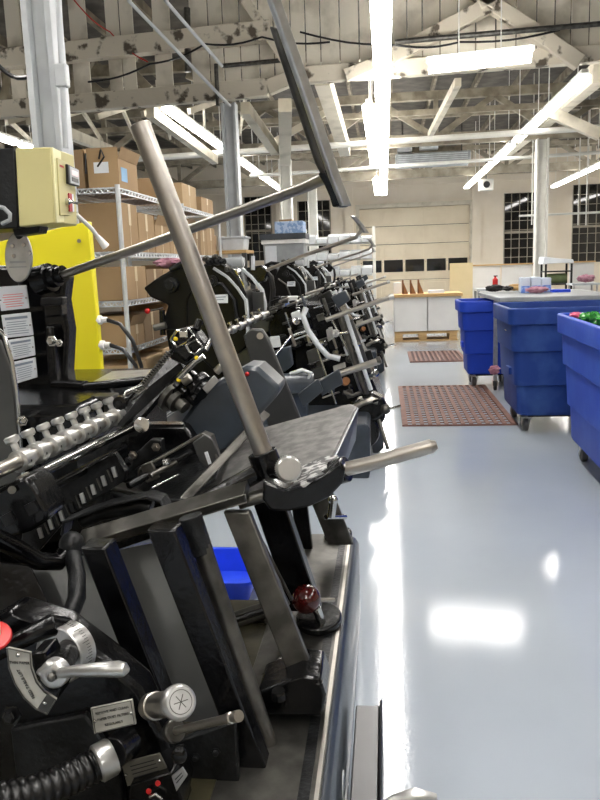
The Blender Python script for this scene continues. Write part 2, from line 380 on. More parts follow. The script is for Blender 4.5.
# ------------------------------------------------------------------ lights
def light(a, b, label, group=None, w3=.07, hang=True, tm='tube', tilt=0):
    a = Vector(a); b = Vector(b); d = (b-a).normalized(); s = d.cross(V(0, 0, 1)).normalized(); c = (a+b)/2
    t = thing('strip_light', label, 'ceiling light', c, group)
    hs = MB(); U = V(0, 0, 1)
    st = s*cos(tilt)+U*sin(tilt)
    p = [-s*.055+U*.04, -s*.045+U*.1, s*.045+U*.1, s*.055+U*.04]
    hs.prism([a+q for q in p], b-a); hs.build('housing', 'fixture', t)
    for k in (-1, 0, 1): MB().tube([a+st*w3*k+d*.03, b+st*w3*k-d*.03], .034, 6).build('tube', tm, t)
    if hang:
        for e in (a+d*.4, b-d*.4): MB().tube([e+U*.1, e+U*(ZR-a.z)], .008, 5).build('hanger', 'fixture', t)
    return t
ZL = 3.7
def row(x, ys, L, lab, grp, gap=.06):
    for y in ys: light((x, y+gap/2, ZL), (x, y+L-gap/2, ZL), lab, grp, .058, tm='tube_dim')
g = 'strip lights in the rows under the roof'
for i in range(13):
    y = -4+i*2.44
    light((0, y, ZL), (0, y+2.38, ZL), 'white fluorescent strip light in the long middle row over the aisle', 'middle row of strip lights')
for y in (12.2, 14.7, 17.2, 22.4, 24.9): light((-.21, y, ZL-.02), (-.21, y+2.38, ZL-.02), 'strip light in the row just left of the middle row', 'row left of the middle row')
row(2.72, (11.2, 14.0), 2.8, 'nearer strip light in the right hand row running down to the back wall', 'right row, nearer run')
row(2.72, (17.3, 20.4, 23.5), 3.05, 'far strip light in the right hand row running down to the back wall', 'right row, farther run')
row(-3.2, (11.6, 13.75), 2.15, 'strip light in the left row, nearer run left of the second column', 'left row, nearer run')
row(-3.2, (17.4, 19.75, 22.1), 2.3, 'strip light in the left row, farther run right of the second column', 'left row, farther run')
row(-6.65, (9.0, 11.5, 14), 2.4, 'strip light at the far left edge behind the first column', 'far left row')
row(5.75, (20.0, 22.6, 25.2), 2.5, 'strip light at the right edge of the picture near the back windows', 'far right row')
row(8.4, (16.5, 19.5, 22.5, 25.5), 2.8, 'unseen strip light added beyond the right edge to brighten the back wall', 'outermost right row')  # row out of view, added to brighten the back wall
light((.55, 10.2, ZL+.02), (1.86, 10.2, ZL+.08), 'single strip light hung crosswise in front of the boarded truss', tilt=.9, tm='tube_dim')
for x in (-3.2, 3.0):
    for y in (-3.5, 0, 3.5): light((x, y, ZL), (x, y+2.4, ZL), 'unseen strip light added overhead for soft light', 'added overhead lights near the viewpoint')  # two near rows out of view, added for soft light
# heater, speaker, hanging rods
t = thing('unit_heater', 'grey louvred heater hung under the roof left of the right light row', 'heater', W(432, 155, 22))
c = W(432, 158, 22)
MB().box(c+V(0, 0, -.05), (2.0, .9, .3)).build('body', 'grey', t, .03)
lv = MB()
for i in range(5): lv.box(c+V(0, -.47, -.16+i*.05), (1.85, .05, .02))
lv.build('louvre', 'lgrey', t)
MB().box(c+V(-.1, -.2, .3), (.5, .3, .22)).box(c+V(-.75, -.2, .25), (.4, .3, .2)).build('duct_box', 'lgrey', t, .02)
MB().tube([c+V(-.8, 0, .1), c+V(-.8, 0, 1.2)], .02, 6).tube([c+V(.8, 0, .1), c+V(.8, 0, 1.2)], .02, 6).build('hanger', 'dsteel', t)
c = W(486, 185, 24.5); t = thing('loudspeaker', 'small white box speaker under the far end of the right light row', 'speaker', c)
MB().box(c, (.42, .3, .34)).build('body', 'white', t, .02); MB().cyl(c+V(0, -.15, 0), c+V(0, -.17, 0), .1).build('cone', 'rubber', t)
MB().tube([c+V(0, 0, .17), V(c.x, c.y, ZR)], .02, 6).build('bracket', 'dsteel', t)
for i, px in enumerate((533, 580, 588)):
    p = W(px, 152, 18.3); pipe('hanging_rod', ['thin white rod hanging beside the right column', 'thin white rod hanging before the right window, left of two', 'thin white rod hanging before the right window, right of two'][i], [V(p.x, p.y, ZR), p+V(0, 0, -1.6)], .015, 'white', 6)
pipe('rail', 'thin white rail hung across the front of the back windows', [W(519, 216, 18.3), W(604, 212, 18.3)], .025, 'white')
# ================================================================== PRESS IN THE FOREGROUND
P = thing('platen_press', 'nearest black platen press filling the left foreground, with steel rods and an aluminium knob', 'printing press', (-.7, 1.9, 0), None)
def part(mb, name, m, parent=None, bev=0, ang=35): return mb.build(name, m, parent or P, bev, ang)
def T(name, m, pts, px, parent=None, n=14, taper=None):
    """round bar through photo points (px, py, depth); px = half width in photo pixels at the first point"""
    p = [W(*q) for q in pts]; r = PR(px, p[0]); rs = r
    if taper: rs = [r*k for k in taper]
    return part(MB().tube(p, rs, n), name, m, parent, .0015 if r > .008 else 0)
def S(name, m, poly, Y, dy, parent=None, bev=.003):
    """casting with a photo outline on the plane Y, dy thick"""
    return part(MB().prism([W(x, y, Y) for x, y in poly], (0, dy, 0)), name, m, parent, bev)
def L(name, m, poly, th, parent=None, bev=.002, nrm=None):
    """sheet through points (px, py, Y), th thick along its own normal"""
    p = [W(*q) for q in poly]
    nn = nrm or (p[1]-p[0]).cross(p[2]-p[0]).normalized()
    return part(MB().prism(p, nn*th), name, m, parent, bev)
def bolt(p, d, r, m='steel', parent=None, name='bolt', h=None):
    p = Vector(p); d = Vector(d).normalized(); h = h or r*.8
    return part(MB().lathe(p, d, [(0, r*1.5), (r*.25, r*1.5), (r*.26, r), (h+r*.3, r), (h+r*.5, r*.7)], 6), name, m, parent)
# --- bed with two slots
XB = -.108
bp = [V(-1.45, 0, 0), V(XB-.01, 0, 0), V(XB, 0, .05), V(XB, 0, .315), V(XB-.012, 0, .338), V(XB-.03, 0, .345), V(-1.45, 0, .345)]
bp2 = [V(-.38, 0, 0)]+bp[1:6]+[V(-.38, 0, .345)]
bed = part(MB().prism([p+V(0, .75, 0) for p in bp2], (0, 1.86, 0)), 'bed', 'slate', None, .008)
part(MB().mm(-1.45, -.381, .75, 2.05, 0, .345), 'bed_extension', 'slate', None, .008)
part(MB().mm(-.37, XB-.022, .8, 2.6, .343, .352), 'bed_plate', 'dsteel', bed, .002)
part(MB().mm(-1.4, -.33, .9, 2.04, .345, .354), 'oil_pan', 'grime', bed)
part(MB().mm(-.172, -.150, .8, 2.59, .35, .3545), 'slot', 'blackm', bed)
part(MB().mm(XB-.034, XB-.026, .78, 2.6, .346, .3535), 'edge_strip', 'steel', bed)
q = Zp(345, 783, .25); c = Xp(343, 786, XB)
ov = MB(); ov.lathe(c+V(0, 0, 0), (1, 0, 0), [(0, .032), (.002, .031)], 28); 
st = part(ov, 'round_sticker', 'oval', bed)
part(MB().lathe(c+V(.002, 0, 0), (1, 0, 0), [(0, .022), (.0004, .022)], 24).lathe(c+V(.0024, 0, 0), (1, 0, 0), [(0, .019), (.0004, .019)], 24), 'sticker_ring', 'blueink', st)
c = Xp(354, 783, XB+.004); part(MB().box(c, (.006, .04, .055)), 'small_plate', 'plate', bed, .001)
part(MB().mm(XB+.018, XB+.078, 1.3, 1.77, .0, .2).mm(XB+.078, XB+.085, 1.3, 1.78, 0, .212), 'foot_guard', 'hose', None, .004)
T('pedal_lever', 'alu', [(366, 815, 1.2), (395, 800, 1.2), (416, 796, 1.2), (437, 797, 1.2)], 6, None, 14, [.6, .9, 1.3, .5])
# --- pedestal and casting mass behind the feeder
part(MB().mm(-1.4, -.82, 1.95, 2.75, .345, .95), 'main_frame', 'black', None, .03)
S('side_frame', 'black', [(-60, 262), (36, 268), (55, 266), (66, 275), (63, 300), (68, 330), (66, 372), (72, 412), (60, 440), (-60, 470)], 2.35, .08, None, .012)
S('frame_rib', 'black', [(42, 300), (60, 300), (62, 316), (44, 318)], 2.31, .05, None, .006)
S('frame_rib', 'black', [(44, 325), (52, 325), (58, 400), (48, 402)], 2.30, .06, None, .01)
S('frame_rib', 'blackm', [(40, 298), (62, 297), (62, 305), (40, 306)], 2.27, .04, None, .004)
b = W(58, 276, 2.28)
part(MB().lathe(W(38, 281, 2.3), W(62, 274, 2.28)-W(38, 281, 2.3), [(0, .045), (.05, .045), (.052, .034), (.075, .034), (.077, .026), (.1, .026)], 24), 'arm_socket', 'black', None)
bolt(W(52, 341, 2.29), (0, -1, 0), .012, 'bright'); bolt(W(59, 343, 2.29), (0, -1, 0), .008, 'bright')
# --- round aluminium plate and four label plates
c = W(18, 257, 2.2); rx, rz = PR(14.5, c), PR(25, c)
dp = MB(); pl = [c+V(cos(a)*rx*.98+sin(a)*rx*.12, 0, sin(a)*rz) for a in [2*pi*i/40 for i in range(40)]]
disc = part(dp.prism(pl, (0, .012, 0)), 'round_plate', 'alu', None, .003)
for x, y in ((13, 246), (24, 245), (14, 256), (30, 253)): part(MB().cyl(W(x, y, 2.2), W(x, y, 2.2)+V(0, -.006, 0), .007, .005, 12), 'screw', 'bright', disc)
part(MB().box(W(18, 262, 2.2)+V(0, -.0005, -.0), (.05, .001, .006)).box(W(18, 267, 2.2)+V(0, -.0005, 0), (.055, .001, .004)), 'engraving', 'grey', disc)
labs = [((-2, 287), (27, 285), (30, 308), (2, 311), 'redink'), ((2, 315), (31, 312), (34, 335), (6, 338), 'blueink'), ((8, 340), (34, 336), (36, 355), (13, 360), 'blueink'), ((13, 362), (36, 357), (38, 377), (15, 384), 'blueink')]
for tl, tr_, br, bl, ik in labs:
    c = [W(*q, 2.30) for q in (tl, tr_, br, bl)]
    pp = part(qplate(MB(), c, 0, 0, 1, 1, .008, V(0, -1, 0)), 'label_plate', 'paper', None, .002)
    ln = MB(); random.seed(int(tl[1]))
    if ik == 'blueink': qplate(ln, c, .12, .13, .9, .24, .0006, V(0, -1, 0), .0082)
    for k in range(6): qplate(ln, c, .13+random.uniform(0, .08), .34+k*.1, .9-random.uniform(0, .15), .37+k*.1, .0006, V(0, -1, 0), .0082)
    part(ln, 'fine_print', ik, pp)
    for s in (.06, .95): part(MB().ball(Q(c, s, .55)+V(0, -.008, 0), .003, 8, 6), 'rivet', 'bright', pp)
# --- curved guard at the left edge
T('guard_rim', 'bright', [(-14, 318, 1.9), (4, 335, 1.9), (12, 362, 1.9), (17, 395, 1.9), (21, 440, 1.9), (24, 480, 1.9)], 2.2)
S('guard_plate', 'panel', [(-40, 330), (0, 340), (9, 366), (14, 398), (18, 440), (21, 480), (-40, 500)], 1.91, .01)
# --- control box with display
cb = S('control_box', 'cream', [(15, 148), (51, 147), (55, 223), (19, 227)], 2.1, .16, None, .004)
S('box_back', 'blackm', [(-25, 149), (14, 148), (18, 228), (-25, 231)], 2.11, .15, cb, .004)
fc = [W(51, 147, 2.1), W(72.5, 159, 2.28), W(75.5, 222, 2.28), W(55, 223, 2.1)]
fn = (fc[1]-fc[0]).cross(fc[3]-fc[0]).normalized()
if fn.x < 0: fn = -fn
part(MB().prism([fc[0], fc[1], fc[2], fc[3]], fn*.005), 'box_lid', 'creaml', cb, .004)
part(qplate(MB(), fc, .12, .12, .88, .9, .004, fn, .005), 'lid_panel', 'cream', cb, .003)
ds = part(qplate(MB(), fc, .46, .16, 1.0, .44, .008, fn, .009), 'counter_display', 'hose', cb, .002)
part(qplate(MB(), fc, .53, .18, .98, .42, .002, fn, .017), 'bezel', 'lgrey', ds)
part(qplate(MB(), fc, .6, .22, .92, .3, .001, fn, .019), 'red_window', 'led', ds)
part(qplate(MB(), fc, .6, .33, .92, .39, .001, fn, .019), 'key_window', 'hose', ds)
sw = part(qplate(MB(), fc, .52, .57, .82, .84, .002, fn, .009), 'switch_plate', 'paper', cb)
part(qplate(MB(), fc, .52, .57, .66, .84, .004, fn, .009), 'red_label', 'redp', sw)
a = Q(fc, .42, .7)+fn*.009; part(MB().lathe(a, fn, [(0, .01), (.01, .01), (.012, .006), (.02, .004)], 12).tube([a+fn*.01, a+fn*.03+V(.0, .01, -.004)], .0035, 8), 'toggle_switch', 'bright', cb)
part(qplate(MB(), fc, .2, .2, .38, .23, .0006, fn, .0092), 'red_lettering', 'redp', cb)
S('box_bracket', 'blackm', [(12, 227), (40, 225), (38, 233), (14, 236)], 2.14, .06, None, .003)
T('box_post', 'blackm', [(20, 232, 2.2), (24, 300, 2.4)], 5)
T('cable_clamp', 'grey', [(-8, 205, 2.05), (4, 208, 2.05), (10, 214, 2.05), (10, 220, 2.05), (2, 224, 2.05)], 2.2)
T('lamp_arm', 'pail', [(76, 214, 2.28), (92, 229, 2.35), (100, 240, 2.38)], 2.2)
T('lamp_socket', 'pail', [(97, 236, 2.38), (106, 247, 2.4)], 3.6, None, 14, [.7, 1.2])
# --- guard arm and blade
arm = [(60, 276, 2.28), (150, 244, 2.12), (250, 207, 1.93), (305, 187, 1.8), (320, 180, 1.74), (330, 177, 1.7)]
T('guard_arm', 'steel', arm, 4.2, None, 16)
bl = [W(257, -40, 1.35), W(268, 0, 1.4), W(300, 90, 1.5), (W(330, 178, 1.62)), W(341, 206, 1.66)]
part(MB().bar([p+V(.01, 0, 0) for p in bl], (.5, .85, 0), .034, .012), 'guard_blade', 'alu', None, .003)
bl2 = [W(277, 28, 1.46), W(300, 100, 1.56), W(322, 165, 1.64), W(333, 186, 1.68)]
part(MB().bar(bl2, (.6, .8, 0), .03, .014), 'blade_backing', 'dsteel', None, .003)
part(MB().bar([W(326, 172, 1.66), W(333, 184, 1.66), W(338, 196, 1.665), W(341, 207, 1.67)], (.5, .85, 0), .04, .02), 'blade_clamp', 'black', None, .004)
# --- big upright rod, shaft and swivel clamp
T('upright_rod', 'steel', [(140, 124, 1.6), (265, 457, 1.6)], 10.3, None, 24)
T('shaft', 'black', [(188, 512, 1.58), (262, 470, 1.6)], 9.5, None, 20)
T('rod_collar', 'black', [(262, 452, 1.6), (270, 474, 1.6)], 15, None, 20)
sc_ = [(262, 478), (290, 476), (312, 466), (322, 455), (336, 455), (343, 466), (341, 482), (330, 495), (310, 505), (288, 511), (270, 511), (264, 500)]
sc_ = [(262, 500), (263, 481), (284, 489), (305, 485), (325, 474), (340, 461), (345, 469), (343, 483), (330, 497), (310, 507), (288, 512), (270, 511)]
part(MB().prism([W(x, y, 1.55) for x, y in sc_], (0, .05, 0)), 'swivel_clamp', 'black', None, .006)
wt = [(264, 481, 1.55), (284, 489, 1.55), (305, 485, 1.55), (325, 474, 1.555), (341, 461, 1.57), (338, 455, 1.72), (322, 456, 1.74), (300, 468, 1.72), (280, 475, 1.7)]
L('worn_clamp_face', 'worn', wt, .012, None, .002, V(0, .1, -1))
kn = W(288, 468.5, 1.48); ax = V(.25, -.93, .2).normalized()
kb = part(MB().lathe(kn-ax*.012, ax, [(0, .020), (.004, .0255), (.03, .0255), (.034, .022), (.0345, .004)], 32), 'aluminium_knob', 'alu', None, 0)
kr = MB(); x_, y_ = frame(ax)
for i in range(36):
    a = 2*pi*i/36; d = x_*cos(a)+y_*sin(a); kr.tube([kn-ax*.007+d*.0257, kn+ax*.017+d*.0257], .0013, 5)
part(kr, 'knurling', 'alu', kb)
T('clamp_stud', 'black', [(274, 470, 1.58), (288, 468.5, 1.5)], 9)
hb = [(342, 470, 1.62), (372, 463, 1.62), (432, 446, 1.62)]
T('table_handle', 'steel', hb, 7.2, None, 18); T('handle_tip', 'steel', [(431, 446.5, 1.62), (437, 444.5, 1.62)], 7.2, None, 18, [1, .55])
T('handle_collar', 'black', [(333, 473, 1.63), (347, 469, 1.62)], 13, None, 18)
T('handle_ring', 'bright', [(341, 470, 1.62), (345, 469, 1.62)], 9, None, 18)
# --- feed table
L('feed_table', 'table', [(180, 450, 2.2), (350, 403, 2.2), (357, 407, 2.16), (334, 455, 1.8), (322, 459, 1.78), (195, 500, 1.8)], -.035 if False else .034, None, .006, V(-.3, .1, -.95))
L('table_edge', 'slate', [(350, 404, 2.2), (357, 408, 2.16), (334, 456, 1.8), (329, 459, 1.8), (330, 478, 1.8), (337, 478, 1.8), (354, 440, 2.12)], .006, None, .001, V(.9, -.35, -.2))
L('table_strip', 'dsteel', [(180, 499, 1.66), (246, 430, 1.85), (264, 412, 1.95), (270, 416, 1.95), (250, 436, 1.85), (190, 500, 1.66)], .006, None, .001, V(0, .5, .8))
L('stop_block', 'slate', [(298, 394, 2.3), (318, 379, 2.3), (323, 391, 2.3), (303, 408, 2.3)], .02, None, .003, V(0, 1, 0))
L('stop_block', 'slate', [(318, 382, 2.32), (339, 369, 2.32), (343, 384, 2.32), (322, 396, 2.32)], .02, None, .003, V(0, 1, 0))
# --- rails and U brackets
rail = [W(80, 541, 1.5), W(247, 491, 1.56)]
part(MB().bar(rail, (.05, .9, .5), .045, .022), 'front_rail', 'dsteel', None, .002)
part(MB().bar([p+V(0, -.012, -.012) for p in rail], (0, .3, -1), .022, .006), 'rail_lip', 'steel', None, .001)
T('rail_tail', 'dsteel', [(238, 503, 1.6), (280, 490, 1.62)], 7)
part(MB().ball(W(72, 545, 1.47), .027, sc=(1, 1, 1.1)), 'ball_joint', 'blackm')
part(MB().bar([W(66, 532, 1.58), W(68, 519, 1.58), W(110, 503, 1.6), W(150, 494, 1.62), W(163, 498, 1.62), (W(178, 524, 1.6))], YV, .05, .007), 'u_bracket', 'blackm', None, .002)
T('sleeve', 'blackm', [(82, 520, 1.62), (100, 512, 1.62), (140, 505, 1.64), (152, 508, 1.64)], 9)
part(MB().bar([W(141, 484, 1.78), W(141, 468, 1.78), W(180, 447, 1.8), W(204, 433, 1.82), W(212, 436, 1.82), W(220, 462, 1.8)], YV, .035, .007), 'u_bracket', 'dsteel', None, .002)
pl = S('slotted_plate', 'panel', [(192, 443), (205, 434), (213, 440), (222, 464), (208, 470), (199, 462)], 1.79, .008)
part(MB().bar([W(206, 452, 1.785), W(210, 464, 1.785)], V(1, 0, .3), .008, .004), 'plate_slot', 'paper', pl)
S('slotted_plate', 'dsteel', [(140, 466), (151, 461), (160, 478), (146, 484)], 1.76, .01)
# --- perforated comb plate
cp = [(20, 548), (24, 520), (50, 489), (108, 456), (115, 454), (126, 470), (125, 481), (70, 515), (38, 552)]
comb = S('comb_plate', 'blackm', cp, 1.68, .02, None, .003)
for i in range(8):
    t = i/7; x = 40+t*74; y = 533-t*61
    part(MB().bar([W(x-1, y-5, 1.678), W(x+2, y+5, 1.678)], V(1, 0, .3), PR(4.2, W(x, y, 1.68)), .006), 'comb_slot', 'alu' if i not in (3,) else 'hose', comb, .001)
    if i < 7: part(MB().bar([W(x+4, y-11, 1.676), W(x+9, y+1, 1.676)], V(1, 0, .3), PR(1.5, W(x, y, 1.68)), .004), 'comb_rib', 'dsteel', comb)
part(MB().bar([W(24, 520, 1.67), W(50, 488, 1.67), W(108, 455, 1.67), W(116, 453, 1.67), W(127, 470, 1.67)], YV, .02, .003), 'comb_edge', 'bright', comb)
S('feeder_bed', 'black', [(-40, 560), (-40, 490), (20, 470), (130, 425), (185, 425), (215, 470), (186, 520), (150, 540), (60, 570), (0, 600)], 1.95, .06, None, .01)
L('feeder_tray', 'blackm', [(110, 492, 1.9), (200, 442, 2.0), (230, 446, 2.0), (215, 478, 1.75), (180, 500, 1.68), (130, 500, 1.7)], .01, None, .003, V(.2, .2, -.95))
L('feeder_tray', 'dsteel', [(100, 485, 1.75), (124, 482, 1.8), (152, 500, 1.7), (150, 494, 1.66)], .006)
T('feeder_finger', 'black', [(128, 486, 1.72), (170, 463, 1.82), (190, 452, 1.9)], 4); T('feeder_finger', 'dsteel', [(150, 476, 1.74), (176, 462, 1.8)], 3)
T('feeder_finger', 'bright', [(152, 488, 1.66), (178, 475, 1.74)], 1.2)
S('feeder_bracket', 'blackm', [(122, 466), (150, 440), (161, 440), (163, 452), (140, 466), (127, 474)], 1.85, .03)
bolt(W(133, 455, 1.84), (0, -1, 0), .008); bolt(W(156, 447, 1.84), (0, -1, 0), .008); part(MB().lathe(W(143, 425, 1.86), (0, -1, .2), [(0, .02), (.012, .02), (.014, .008)], 16), 'wing_nut', 'bright'); bolt(W(128, 462, 1.7), (1, -.3, .3), .009, 'black'); bolt(W(166, 462, 1.78), (1, -.6, .3), .009, 'bright')
# --- collared roller bar with thumbscrews
ra, rb = W(-30, 484, 1.28), W(119, 415, 1.98); rd = (rb-ra).normalized()
T('roller_bar', 'steel', [(-30, 484, 1.28), (119, 415, 1.98)], 15*.55, None, 20)
for i in range(8):
    t = .26+i*.098; t = t*(1-.12*(1-t)); p = ra.lerp(rb, t)
    col = part(MB().lathe(p, rd, [(0, .0145), (.003, .0235), (.032, .0235), (.036, .0165), (.055, .0165)], 24), 'collar', 'alu')
    up = (V(-.35, -.1, .95)-rd*rd.dot(V(-.35, -.1, .95))).normalized(); c0 = p+rd*.016
    part(MB().lathe(c0, up, [(.02, .0075), (.038, .0075), (.039, .011), (.043, .0155), (.052, .0155), (.055, .011)], 18), 'thumbscrew', 'alu', col)
    part(MB().lathe(c0, (V(.6, -.8, -.0)-rd*rd.dot(V(.6, -.8, 0))).normalized(), [(.0225, .0032), (.0238, .003)], 10), 'set_screw', 'hose', col)
T('guide_rod', 'bright', [(26, 480, 1.42), (138, 424, 2.0)], 5.6, None, 16); T('guide_rod_end', 'steel', [(20, 484, 1.40), (31, 478, 1.42)], 7.5, None, 16)
T('lower_rod', 'black', [(28, 500, 1.45), (125, 448, 1.9)], 5, None, 12)
# --- bracket block and curved arm at the left edge
blk = S('arm_bracket', 'black', [(-20, 500), (24, 476), (34, 486), (48, 512), (46, 522), (30, 532), (-20, 548)], 1.38, .09, None, .008)
for x, y in ((8, 519), (32, 508)): part(MB().box(W(x, y, 1.378), (.026, .004, .022), Euler((0, -.45, 0)).to_matrix()), 'square_hole', 'hose', blk)
part(MB().cyl(W(12, 490, 1.38), W(12, 490, 1.37), .008), 'pin', 'dsteel', blk)
T('curved_arm', 'black', [(-20, 530, 1.3), (10, 545, 1.34), (38, 561, 1.4), (58, 562, 1.44), (72, 546, 1.47)], 10, None, 16)
T('down_pipe', 'blackm', [(72, 552, 1.46), (77, 575, 1.42), (77, 598, 1.38), (70, 615, 1.34), (64, 640, 1.28)], 8.5, None, 16)
# --- leaning posts
def post(name, m, a, b, wpx, Ya, Yb, dy, parent=None):
    A_, B_ = W(*a, Ya), W(*b, Yb); r = PR(wpx, A_); 
    return part(MB().bar([A_, B_], V(1, 0, -.4), r, dy) if False else MB().hexa([A_+V(-r/2, 0, 0), A_+V(r/2, 0, 0), A_+V(r/2, dy, 0), A_+V(-r/2, dy, 0), B_+V(-r/2, 0, 0), B_+V(r/2, 0, 0), B_+V(r/2, dy, 0), B_+V(-r/2, dy, 0)]), name, m, parent, .004)
post('leaning_post', 'black', (160, 530), (269, 812), 29, 1.3, 1.3, .05)
post('leaning_post', 'black', (92, 548), (160, 720), 26, 1.34, 1.34, .06)
post('leaning_post', 'dsteel', (236, 512), (313, 705), 27, 1.56, 1.5, .022)
post('leaning_post', 'black', (262, 485), (306, 612), 32, 1.86, 1.88, .05)
post('leaning_post', 'dsteel', (318, 488), (341, 545), 26, 2.36, 2.38, .02)
post('leaning_post', 'black', (296, 478), (306, 560), 16, 2.45, 2.45, .03)
T('round_post', 'dsteel', [(196, 530, 1.4), (275, 766, 1.38)], 10, None, 18); T('post_sleeve', 'blackm', [(190, 516, 1.4), (202, 553, 1.4)], 12, None, 18)
T('steel_rod', 'dsteel', [(240, 512, 1.74), (288, 605, 1.74)], 2.6); T('steel_rod', 'dsteel', [(247, 512, 1.8), (292, 600, 1.8)], 1.6)
ft = S('post_foot', 'black', [(252, 712), (258, 692), (300, 676), (320, 678), (326, 696), (322, 716), (262, 716)], 1.45, .12, None, .006)
part(MB().lathe(W(279, 697, 1.44), (0, -.2, 1), [(0, .017), (.014, .016), (.018, .013)], 20), 'foot_knob', 'black', ft)
bolt(W(318, 682, 1.46), (0, 0, 1), .008, 'dsteel')
# gunmetal sheets behind the posts
L('cover_sheet', 'panel', [(30, 566, 1.6), (168, 540, 1.62), (262, 770, 1.4), (120, 780, 1.38)], .006, None, .001)
L('cover_sheet', 'black', [(-30, 560, 1.55), (30, 566, 1.55), (140, 790, 1.36), (-30, 800, 1.36)], .006, None, .001)
# things on the bed
T('cross_tube', 'dsteel', [(230, 622, 1.88), (265, 610, 1.92)], 8.5, None, 18); T('cross_tube', 'steel', [(262, 608, 1.92), (300, 595, 1.95)], 4)
T('oil_rod', 'bright', [(256, 684, 1.62), (284, 657, 1.7)], 3.4); T('lever_rod', 'black', [(228, 622, 1.78), (290, 602, 1.84)], 3.5)
sp = MB(); a = W(303, 572, 2.1); b = W(308, 594, 2.05); pts = []
for i in range(61):
    t = i/60; q = a.lerp(b, t); pts.append(q+V(cos(t*2*pi*6), sin(t*2*pi*6), 0)*.014)
part(sp.tube(pts, .0028, 6), 'coil_spring', 'spring')
# red knob with its bracket
ec = Zp(319, 622, .352); pl = [ec+V(.062*cos(a), .085*sin(a), 0) for a in [2*pi*i/24 for i in range(24)]]
kb = part(MB().prism(pl, (0, 0, .022)), 'knob_bracket', 'black', None, .006)
T('knob_stem', 'bright', [(324, 628, 1.88), (316, 607, 1.86)], 4.5, kb); kc = W(306.5, 599, 1.83); part(MB().ball(kc, PR(14.5, kc), 32, 20), 'red_ball_knob', 'red', kb)
T('knob_pin', 'steel', [(314, 600, 1.87), (334, 600, 1.92)], 2.2, kb)
# swivel bolts at the back of the bed
ec = Zp(338, 537, .352); part(MB().prism([ec+V(.05*cos(a), .07*sin(a), 0) for a in [2*pi*i/24 for i in range(24)]], (0, 0, .02)), 'bolt_washer', 'black', None, .005)
T('eye_bolt', 'bright', [(341, 537, 2.42), (339, 520, 2.42)], 4.5); T('eye_bolt', 'bright', [(331, 517, 2.3), (333, 502, 2.3)], 4.2); part(MB().ball(W(333, 500, 2.3), .016), 'eye_bolt_head', 'bright'); T('eye_bolt_pin', 'bright', [(326, 517, 2.3), (345, 517, 2.4)], 3)
# --- gripper arm and printing head in the middle
S('gripper_arm', 'slate', [(150, 464), (205, 388), (246, 366), (258, 367), (281, 388), (274, 400), (212, 466), (165, 480)], 1.99, .14, None, .012)
part(MB().ball(W(247, 374, 1.985), .006), 'red_button', 'redp')
S('side_slab', 'panel', [(243, 336), (250, 329), (262, 329), (268, 338), (303, 425), (272, 440)], 2.62, .03, None, .006)
part(MB().cyl(W(260, 336, 2.62), W(260, 336, 2.61), .012), 'slab_hole', 'steel')
for (x, y, r, Y, m) in ((174, 398, 17, 1.96, 'dsteel'), (186, 390, 20, 1.98, 'black')):
    c = W(x, y, Y); R_ = PR(r, c); d = V(.75, -.35, -.55).normalized()
    part(MB().lathe(c-d*.015, d, [(0, R_*.6), (.002, R_), (.016, R_), (.018, R_*.72), (.035, R_*.7), (.036, R_*.4), (.06, R_*.38)], 32), 'gripper_disc', m)
part(MB().lathe(W(196, 384, 1.98), V(.75, -.35, -.55), [(0, .04), (.02, .04), (.024, .03), (.035, .03)], 28), 'hub', 'black')
L('nameplate', 'alu', [(202, 388, 1.93), (214, 375, 1.93), (219, 381, 1.93), (207, 394, 1.93)], .004)
hd = S('gripper_head', 'black', [(168, 340), (175, 330), (190, 326), (198, 336), (205, 346), (194, 356), (186, 364), (174, 352)], 1.95, .08, None, .008)
part(MB().tube([W(x, y, 1.94) for x, y in ((171, 340), (177, 331), (189, 328), (194, 335), (186, 343), (178, 347), (171, 340))], .004, 8), 'head_rim', 'bright', hd)
part(MB().tube([W(x, y, 1.94) for x, y in ((186, 345), (196, 340), (203, 347), (195, 354), (190, 352), (186, 345))], .004, 8), 'head_rim', 'bright', hd)
part(MB().box(W(184, 334, 1.935), (.022, .02, .02)), 'head_block', 'bright', hd, .003)
for x, y in ((176, 339), (197, 358), (179, 380)): part(MB().lathe(W(x, y, 1.92), (0, -1, .2), [(0, .0055), (.006, .0055), (.008, .003)], 12), 'oil_cap', 'yoil')
T('head_link', 'bright', [(179, 378, 1.92), (195, 362, 1.92), (204, 356, 1.92)], 3); T('head_link', 'steel', [(183, 382, 1.94), (190, 377, 1.94)], 5)
T('head_link', 'bright', [(205, 350, 1.96), (212, 336, 1.98)], 3); T('head_pin', 'black', [(196, 330, 1.97), (200, 320, 1.98)], 4); T('head_pin', 'steel', [(216, 372, 1.96), (222, 366, 1.96)], 4)
sp = MB(); a = W(136, 394, 1.93); b = W(170, 352, 1.97); dd = (b-a).normalized(); x_, y_ = frame(dd); pts = []
for i in range(201):
    t = i/200; an = t*2*pi*20; pts.append(a.lerp(b, t)+(x_*cos(an)+y_*sin(an))*.008)
part(sp.tube(pts, .0022, 5), 'long_spring', 'spring')
T('spring_rod', 'black', [(122, 406, 1.92), (172, 350, 1.97)], 1.8); part(MB().lathe(W(122, 402, 1.9), (0, -1, 0), [(0, .018), (.02, .018), (.022, .009), (.026, .008)], 20), 'pivot', 'black')
T('pivot_loop', 'bright', [(122, 402, 1.89), (126, 392, 1.9), (142, 385, 1.91), (147, 388, 1.92), (132, 400, 1.92)], 1.5)
L('long_lever', 'blackm', [(117, 424, 1.88), (148, 387, 1.95), (180, 362, 2.0), (184, 368, 2.0), (150, 398, 1.95), (122, 427, 1.88)], .012)
L('long_lever', 'black', [(110, 420, 2.0), (165, 355, 2.05), (186, 366, 2.02), (130, 430, 1.96)], .02)
